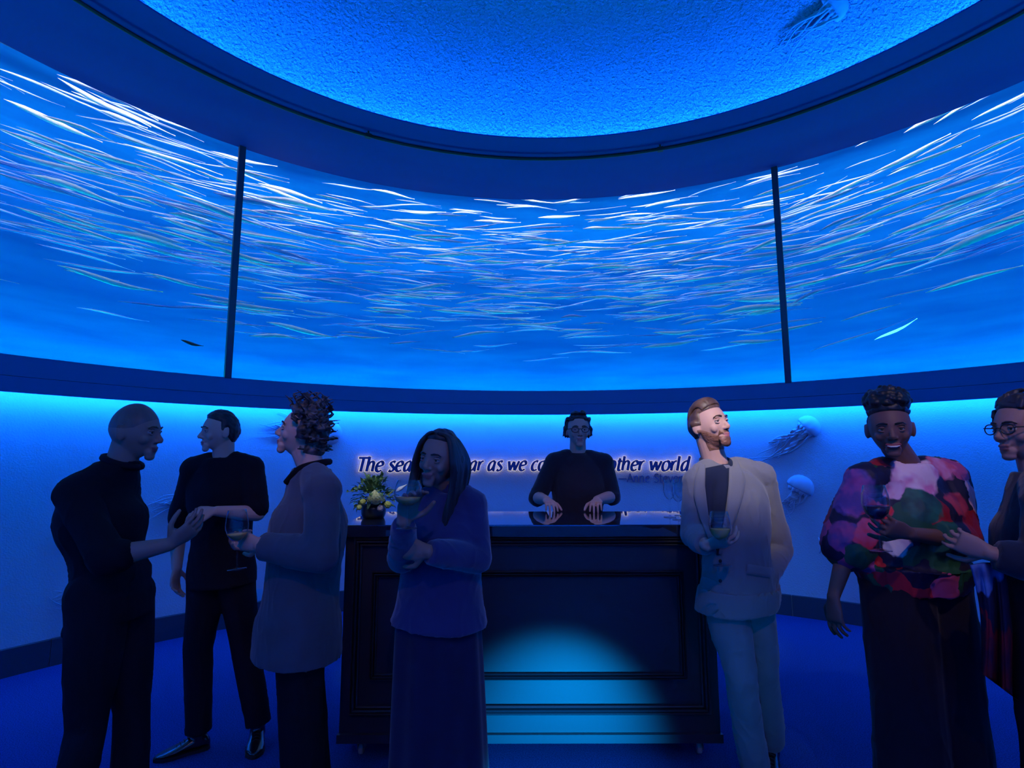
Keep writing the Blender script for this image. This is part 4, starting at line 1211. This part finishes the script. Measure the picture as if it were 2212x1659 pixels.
# --- bartender
BT = cloth('black_sweater', (0.022, 0.018, 0.022), .85, .2)
r = person(gz(1248, 3.95, 0).x, 3.95, 'bartender in a black sweater behind the bar, fists on the counter')
YH = YB + DB - .10
J = dict(H=at(1249, 929, 3.93), N=at(1248, 980, 3.97), SR=at(1198, 1000, 3.97), SL=at(1303, 1000, 3.97), ER=at(1160, 1075, 3.96), WR=gz(1180, 3.64, ZB1 + .075), EL=at(1322, 1073, 3.96), WL=gz(1289, 3.62, ZB1 + .075),
         HR=at(1222, 1195, 4.0), HL=at(1278, 1195, 4.0), KR=gz(1220, 3.98, .5), KL=gz(1280, 3.98, .5), AR=gz(1216, 4.0, .09), AL=gz(1284, 4.0, .09))
F = frame((.02, -1, -.02))
body, L = make_body(r, J, F, 1.0, SK_FAIR, dict(R=dict(d=(.22, -1, -.12), palm=(0, -.15, -1), curl=.42, thumb_side=-1, spread=.07), L=dict(d=(-.22, -1, -.12), palm=(0, -.15, -1), curl=.42, thumb_side=1, spread=.07)), arms_r=1.05, browm=HAIR_DK)
def swept(mb, L=L):
    rg = random.Random(9)
    for i in range(70):
        th_ = rg.uniform(-.3, PI + .3); x = .080 * math.cos(th_); sx = 1 if x > 0 else -1
        zt2 = .115 if abs(x) < .05 else .07
        pts = [(x * .7, .055 + .01 * rg.random(), zt2), (x * 1.02, .02, zt2 + .016 * rg.random()), (x * 1.06, -.04, .05), (x * 1.08, -.06, -.03 - .03 * rg.random())]
        cv = bezpts([L(*p) for p in pts], 4); mb.tube(cv, [.008] * (len(cv) - 2) + [.006, .003], 6)
    for sx in (-1, 1):
        for q in range(9): mb.tube([L(sx * .080, .0 - .008 * q, .03), L(sx * .090, -.005 - .009 * q, -.01), L(sx * (.096 + .006 * math.sin(q * 2)), -.01 - .008 * q, -.040 - .008 * math.sin(q * 3))], [.010, .010, .004], 6)
hair(r, body, J, F, 1.0, lambda x, y, z: max(z - .055 - .35 * max(0, y), min(.012 - y + .6 * min(0, z - .01), z + .055)), .013, HAIR_DK, swept)
eyeglasses(L, 1.0, r, MAT['black_rubber'])
bsw = garment(r, 'sweater', top_mb(J, .012, 1.12, low=[(at(1250, 1215, 4.0), .165, .125, 0)], sl_r=(.070, .060, .058, .056), collar=.066, w=(.16, .15, .182, .17)), BT, fold=(.006, 7, 6))
m = MB(); nk = J['N']; m.tube([nk + Vector((.068 * math.cos(2 * PI * i / 20), .062 * math.sin(2 * PI * i / 20), .006 + .012 * math.sin(2 * PI * i / 20))) for i in range(21)], .009, 8); m.build('collar', BT, r)
trousers(r, J, DARKTR); shoe(r, J['AR'], J['AR'] + Vector((-.03, -.21, 0))); shoe(r, J['AL'], J['AL'] + Vector((.03, -.21, 0)))

# --- bearded guest in grey blazer
GREY = cloth('grey_blazer', (0.20, 0.195, 0.205), .85, .25, 200); GREYT = cloth('grey_trousers', (0.17, 0.185, 0.205), .88, .2, 200); NAVP = cloth('navy_polo', (0.014, 0.020, 0.045), .85, .1)
r = person(gz(1615, 2.72, 0).x, 2.72, 'bearded man in a grey blazer over a navy polo by the bar')
J = dict(H=at(1530, 919, 2.72), N=at(1546, 1002, 2.75), SR=at(1508, 1042, 2.68), SL=at(1643, 1030, 2.84), ER=at(1500, 1155, 2.62), WR=at(1527, 1178, 2.42), EL=at(1686, 1188, 2.90), WL=at(1640, 1270, 2.70),
         HR=at(1562, 1285, 2.74), HL=at(1630, 1285, 2.80), KR=gz(1600, 2.66, .50), KL=gz(1648, 2.80, .50), AR=gz(1628, 2.76, .09), AL=gz(1664, 2.95, .09))
F = frame((.52, -.84, .20), (-.05, 0, 1))
body, L = make_body(r, J, F, 1.0, SK_FAIR, dict(R=dict(d=at(1572, 1166, 2.36) - J['WR'], palm=(.2, .6, .75), curl=.55, thumb_side=1), L=dict(d=(-.2, -.25, -.8), palm=(-.5, .5, 0), curl=.4, thumb_side=1)), browm=HAIR_BR, look=(.15, 1, .1))
def quiff(mb, L=L):
    rg = random.Random(2)
    for i in range(90):
        x = rg.uniform(-.062, .062); o_ = rg.uniform(.003, .008)
        y0_ = .070 * math.sqrt(max(.1, 1 - (x / .072) ** 2)); dx = rg.uniform(.002, .012)
        pts = [(x, y0_, sk(x, y0_) + .001), (x + dx * .4, y0_ - .012, sk(x, y0_ - .012) + o_ + .010), (x + dx, y0_ - .04, sk(x, y0_ - .04) + o_ + .007), (x + dx, y0_ - .085, sk(x, y0_ - .085) + o_), (x * .95, -.06, sk(x, -.06) + .002)]
        cv = bezpts([L(*p) for p in pts], 4); mb.tube(cv, [.0035] + [.0062] * (len(cv) - 2) + [.003], 6)
hair(r, body, J, F, 1.0, lambda x, y, z: max(z - .050 - .30 * max(0, y), min(.018 - y, z + .002, 1), min(-.025 - y, z + .055)), .008, HAIR_BR, quiff)
def beardf(x, y, z):
    ax_ = abs(x)
    lower = min(-.046 - z - .55 * max(0, .055 - y) * 0, 1)
    side = -.022 - z - .75 * max(0, y - .005) * (1 - .25 * max(0, (ax_ - .04) / .03))
    v = min(side, y + .004, z + .125, .02)
    mouth = ((x / .027) ** 2 + ((z + .067) / .0115) ** 2 - 1) * .010
    stache = max(min(.030 - ax_, -.0425 - z, y - .06), -1)
    v = max(v, stache)
    return min(v, mouth) if y > .04 else v
hair(r, body, J, F, 1.0, beardf, .0042, BEARD, None, (.8, 260), 'beard')
polo = garment(r, 'polo_shirt', top_mb(J, .004, .5, collar=.064, low=[(at(1590, 1270, 2.76), .155, .11, 0)]), NAVP)
m = MB(); nk = J['N']
m.tube(bezpts([nk + Vector((-.012, -.078, -.052)), nk + Vector((-.055, -.05, -.01)), nk + Vector((-.065, .01, .02)), nk + Vector((.0, .062, .03)), nk + Vector((.065, .015, .02)), nk + Vector((.05, -.05, -.01)), nk + Vector((.008, -.080, -.052))], 5), .0125, 8); m.build('collar', NAVP, polo)
hem = [(at(1592, 1316, 2.76), .192, .150, 0), (at(1597, 1262, 2.76), .180, .142, 0)]
bz = garment(r, 'blazer', top_mb(J, .016, 1.9, low=hem, sl_r=(.070, .062, .053, .049), collar=.066, w=(.172, .15, .172, .165), dpt=(.132, .122, .135, .098)), GREY, .0075, 3, (.007, 6, 5))
surface_patch(bz, lerp_rows([(1519, 1012), (1520, 1060), (1528, 1110), (1541, 1165), (1548, 1200)], [(1578, 1000), (1574, 1050), (1566, 1110), (1556, 1165), (1552, 1200)], 18, 8), .011, .004, 'shirt_front', NAVP, bz)
surface_patch(bz, lerp_rows([(1512, 1000), (1500, 1035), (1498, 1070), (1512, 1120), (1540, 1190)], [(1524, 1004), (1523, 1050), (1527, 1085), (1533, 1130), (1549, 1196)], 18, 6), .016, .006, 'lapel', GREY, bz)
surface_patch(bz, lerp_rows([(1576, 988), (1574, 1045), (1570, 1090), (1562, 1140), (1552, 1196)], [(1590, 990), (1612, 1032), (1606, 1070), (1586, 1130), (1558, 1198)], 18, 6), .016, .006, 'lapel', GREY, bz)
for (u, v) in ((1556, 1212), (1556, 1255)):
    d = ray(u, v).normalized(); bvh = BVHTree.FromPolygons([q.co for q in bz.data.vertices], [p.vertices for p in bz.data.polygons]); h = bvh.ray_cast(EYE, d)[0]
    if h:
        m = MB(); m.ell(h - d * .004, (.008, .004, .008)); m.build('button', MAT['black_rubber'], bz)
surface_patch(bz, lerp_rows([(1614, 1218), (1612, 1240)], [(1668, 1226), (1664, 1248)], 4, 8), .010, .005, 'pocket_flap', GREY, bz)
trousers(r, J, GREYT, (.098, .088, .068, .066), fold=(.009, 6, 5)); shoe(r, J['AR'], gz(1572, 2.62, 0)); shoe(r, J['AL'], gz(1660, 2.72, 0))
m = MB(); m.cone(J['AR'] + Vector((0, 0, .06)), .044, J['AR'], .040, 14); m.build('sock', BLACK, r)
wine_glass(at(1561, 1222, 2.33), (-.02, 0, 1), 'wine glass of amber wine held in front of the grey blazer', .215, .044, 'white_wine', .42)

# --- woman in floral blouse
FLOR = mat('floral_blouse', (0.02, 0.02, 0.05), 0.6, spec=0.3, bump=(120, .2, .003))
def floral(m, blooms):
    nt = m.node_tree; bs = nt.nodes['Principled BSDF']; tc = nt.nodes.new('ShaderNodeTexCoord')
    n1 = nt.nodes.new('ShaderNodeTexNoise'); n1.inputs['Scale'].default_value = 9; n1.inputs['Detail'].default_value = 3; nt.links.new(tc.outputs['Object'], n1.inputs['Vector'])
    mixv = nt.nodes.new('ShaderNodeVectorMath'); mixv.operation = 'MULTIPLY_ADD'; mixv.inputs[1].default_value = (.12, .12, .12)
    nt.links.new(n1.outputs['Color'], mixv.inputs[0]); nt.links.new(tc.outputs['Object'], mixv.inputs[2])
    vo = nt.nodes.new('ShaderNodeTexVoronoi'); vo.inputs['Scale'].default_value = 10; nt.links.new(mixv.outputs[0], vo.inputs['Vector'])
    sp = nt.nodes.new('ShaderNodeSeparateColor'); nt.links.new(vo.outputs['Color'], sp.inputs[0])
    rp = nt.nodes.new('ShaderNodeValToRGB'); rp.color_ramp.interpolation = 'CONSTANT'
    cols = [(0, (.012, .010, .035)), (.30, (.30, .010, .02)), (.42, (.012, .010, .03)), (.52, (.42, .06, .16)), (.64, (.015, .08, .04)), (.74, (.012, .010, .035)), (.84, (.5, .02, .03)), (.93, (.55, .35, .5))]
    el = rp.color_ramp.elements
    while len(el) < len(cols): el.new(.5)
    for e, (p_, c_) in zip(el, cols): e.position = p_; e.color = (*c_, 1)
    nt.links.new(sp.outputs[0], rp.inputs[0]); last = rp.outputs[0]
    for (c, rad, col, col2) in blooms:
        vm = nt.nodes.new('ShaderNodeVectorMath'); vm.operation = 'DISTANCE'; vm.inputs[1].default_value = tuple(q + .06 for q in c); nt.links.new(mixv.outputs[0], vm.inputs[0])
        mr = nt.nodes.new('ShaderNodeMapRange'); mr.inputs['From Min'].default_value = rad * .85; mr.inputs['From Max'].default_value = rad; mr.inputs['To Min'].default_value = 1; mr.inputs['To Max'].default_value = 0
        nt.links.new(vm.outputs['Value'], mr.inputs['Value'])
        n2 = nt.nodes.new('ShaderNodeTexNoise'); n2.inputs['Scale'].default_value = 14; nt.links.new(tc.outputs['Object'], n2.inputs['Vector'])
        cr2 = nt.nodes.new('ShaderNodeValToRGB'); cr2.color_ramp.elements[0].color = (*col, 1); cr2.color_ramp.elements[1].color = (*col2, 1); cr2.color_ramp.elements[0].position = .4; cr2.color_ramp.elements[1].position = .62
        nt.links.new(n2.outputs['Fac'], cr2.inputs[0])
        mx = nt.nodes.new('ShaderNodeMix'); mx.data_type = 'RGBA'; nt.links.new(mr.outputs[0], mx.inputs['Factor']); nt.links.new(last, mx.inputs[6]); nt.links.new(cr2.outputs[0], mx.inputs[7]); last = mx.outputs[2]
    nt.links.new(last, bs.inputs['Base Color'])
r = person(gz(1990, 2.42, 0).x, 2.42, 'smiling woman with upswept black hair in a floral blouse holding red wine')
J = dict(H=at(1922, 925, 2.36), N=at(1958, 1002, 2.42), SR=at(1868, 1042, 2.40), SL=at(2040, 1034, 2.46), ER=at(1832, 1182, 2.42), WR=at(1800, 1290, 2.36), EL=at(2072, 1168, 2.38), WL=at(1962, 1152, 2.14),
         HR=at(1935, 1275, 2.42), HL=at(2018, 1275, 2.46), KR=gz(1958, 2.40, .50), KL=gz(2040, 2.44, .50), AR=gz(1972, 2.40, .09), AL=gz(2068, 2.46, .09))
F = frame((-.50, -.86, -.10), (-.03, 0, 1))
body, L = make_body(r, J, F, 1.0, SK_DARK, dict(L=dict(d=at(1900, 1135, 2.10) - J['WL'], palm=(0, .8, .5), curl=.7, thumb_side=-1), R=dict(d=(-.1, -.15, -1), palm=(1, .3, 0), curl=.35, thumb_side=1)), smile=.008, arms_r=.9, neck_r=.05, browm=HAIR_BLK)
m = MB(); m.tube([L(-.022, .0985, -.0655), L(-.01, .1025, -.069), L(.01, .1025, -.069), L(.022, .0985, -.0655)], [.001, .0035, .0035, .001], 8); m.build('teeth', MAT['teeth'], body)
def updo(mb, L=L):
    rg = random.Random(6)
    mb.ell(L(.0, -.025, .105), (.086, .092, .070), F, 24, 16)
    for i in range(90):
        d = Vector((rg.gauss(0, 1), rg.gauss(0, 1), abs(rg.gauss(0, .8)))).normalized(); mb.ell(L(d.x * .082, -.025 + d.y * .088, .108 + d.z * .066), (.014,) * 3, None, 7, 5)
hair(r, body, J, F, 1.0, lambda x, y, z: max(z - .052 - .36 * max(0, y), min(-.034 - y, z + .05)), .013, HAIR_BLK, updo, (.6, 60))
bl_c = [(1990, 1022, .115, (.85, .62, .75), (.70, .22, .45)), (2035, 1010, .07, (.60, .08, .14), (.7, .3, .5)), (1992, 1088, .075, (.02, .12, .08), (.01, .05, .05)), (1880, 1150, .065, (.75, .03, .05), (.55, .10, .22)), (1835, 1060, .10, (.42, .08, .28), (.12, .06, .26)), (1905, 1105, .04, (.75, .02, .03), (.6, .1, .2)), (1935, 1055, .05, (.60, .16, .36), (.7, .45, .65)), (1935, 1178, .045, (.8, .75, .8), (.5, .4, .6)), (1815, 1150, .06, (.40, .06, .2), (.1, .05, .2)), (2070, 1090, .06, (.5, .05, .08), (.3, .02, .06))]
blo = top_mb(J, .016, .96, low=[(at(1968, 1212, 2.44), .235, .195, 0)], sl_r=(.085, .110, .06, .06), collar=.078, w=(.185, .195, .19, .168), dpt=(.145, .15, .155, .10), sides='R')
blo.cone(J['SL'], .088, J['EL'], .088, 16); blo.tube([J['EL'], J['EL'].lerp(J['WL'], .25), J['EL'].lerp(J['WL'], .5)], [.085, .080, .066], 16)
bls = garment(r, 'blouse', blo, FLOR, .008, 3, (.010, 7, 4))
bvh = BVHTree.FromPolygons([q.co for q in bls.data.vertices], [p.vertices for p in bls.data.polygons])
def onto(u, v):
    h = bvh.ray_cast(EYE, ray(u, v).normalized())[0]
    return tuple(h if h else at(u, v, 2.35))
floral(FLOR, [(onto(u, v), b_, c_, d_) for u, v, b_, c_, d_ in bl_c])
WIDE = cloth('black_wide_trousers', (0.010, 0.008, 0.014), .9, .08)
trousers(r, J, WIDE, (.138, .140, .135, .140), fold=(.010, 5, 1.2)); shoe(r, J['AR'], J['AR'] + Vector((-.08, -.2, 0)), .9); shoe(r, J['AL'], J['AL'] + Vector((-.06, -.22, 0)), .9)
m = MB(); m.tube([J['WR'] + Vector((.030 * math.cos(2 * PI * i / 16), .030 * math.sin(2 * PI * i / 16), .02)) for i in range(17)], .004, 6); 
wine_glass(at(1903, 1190, 2.075), (-.03, 0, 1), 'glass of dark red wine held before the floral blouse', .235, .046, 'red_wine', .40)

# --- guest at the right edge, in profile
DKJ = cloth('dark_jacket', (0.014, 0.015, 0.024), .85, .2)
r = person(gz(2250, 2.12, 0).x, 2.12, 'bespectacled person in a dark jacket at the right edge, in profile facing left')
J = dict(H=at(2212, 926, 2.12), N=at(2246, 1022, 2.12), SL=at(2262, 1085, 1.93), SR=at(2232, 1085, 2.30), EL=at(2262, 1225, 1.92), WL=at(2140, 1196, 1.98), ER=at(2245, 1225, 2.30), WR=at(2190, 1235, 2.16),
         HL=at(2262, 1330, 2.02), HR=at(2258, 1330, 2.22), KL=gz(2262, 2.0, .5), KR=gz(2262, 2.2, .5), AL=gz(2266, 2.0, .09), AR=gz(2260, 2.22, .09))
F = frame((-1, -.06, -.03), (.05, 0, 1))
body, L = make_body(r, J, F, 1.02, SK_TAN, dict(L=dict(d=at(2080, 1172, 2.02) - J['WL'], palm=(0, .8, .3), curl=.6, thumb_side=-1), R=dict(d=(-.8, -.3, .2), palm=(0, -.8, .3), curl=.4, thumb_side=1)), browm=HAIR_DK)
def short(mb, L=L):
    rg = random.Random(5)
    for i in range(70):
        x = rg.uniform(-.075, .075); y0_ = rg.uniform(-.09, .06)
        zz = .118 * math.sqrt(max(0, 1 - (x / .082) ** 2 - (y0_ / .104) ** 2)); mb.tube([L(x, y0_, zz), L(x * 1.05, y0_ - .01, zz + .026), L(x * 1.05, y0_ - .035, zz + .034)], [.010, .010, .005], 6)
hair(r, body, J, F, 1.02, lambda x, y, z: max(z - .050 - .42 * max(0, y), min(.01 - y + .7 * min(0, z - .01), z + .06, .0835 - abs(x))), .014, HAIR_DK, short)
eyeglasses(L, 1.02, r, MAT['black_rubber'])
garment(r, 'jacket', top_mb(J, .018, 1.92, low=[(at(2258, 1420, 2.12), .19, .15, 0)], sl_r=(.074, .066, .056, .052), collar=.07, dpt=(.135, .125, .13, .095)), DKJ)
trousers(r, J, DARKTR); shoe(r, J['AL'], J['AL'] + Vector((-.2, -.04, 0))); shoe(r, J['AR'], J['AR'] + Vector((-.2, -.02, 0)))
# printed shawl over that guest's forearm
SHW = mat('printed_shawl', (.05, .01, .02), .8, spec=.2); floral(SHW, [(tuple(at(2165, 1420, 2.02)), .11, (.22, .012, .02), (.10, .01, .03)), (tuple(at(2115, 1245, 2.0)), .07, (.10, .22, .55), (.05, .10, .30))])  # upper blue patch paints light-blue highlights into the cloth
m = MB(); rows = []
def quad_(u, v, y): return at(u, v, y)
for i in range(26):
    t = i / 25; row = []
    for j in range(18):
        s_ = j / 17
        ul = 2100 + 32 * t + 8 * math.sin(t * 4); ur = 2172 + 34 * t
        v_ = 1222 + (235 + 60 * s_) * t + 6 * (1 - t) * math.sin(PI * s_) * -1
        p = at(ul + (ur - ul) * s_, v_, 2.0 + .03 * math.sin(s_ * 13 + t * 3) * (.3 + t) + .03 * t)
        row.append(p)
    rows.append(row + [q + Vector((0, .010, 0)) for q in row[::-1]])
m.loft(rows); tag(m.build('shawl', SHW, None), 'dark red printed shawl hanging over the forearm at the right edge', 'shawl')
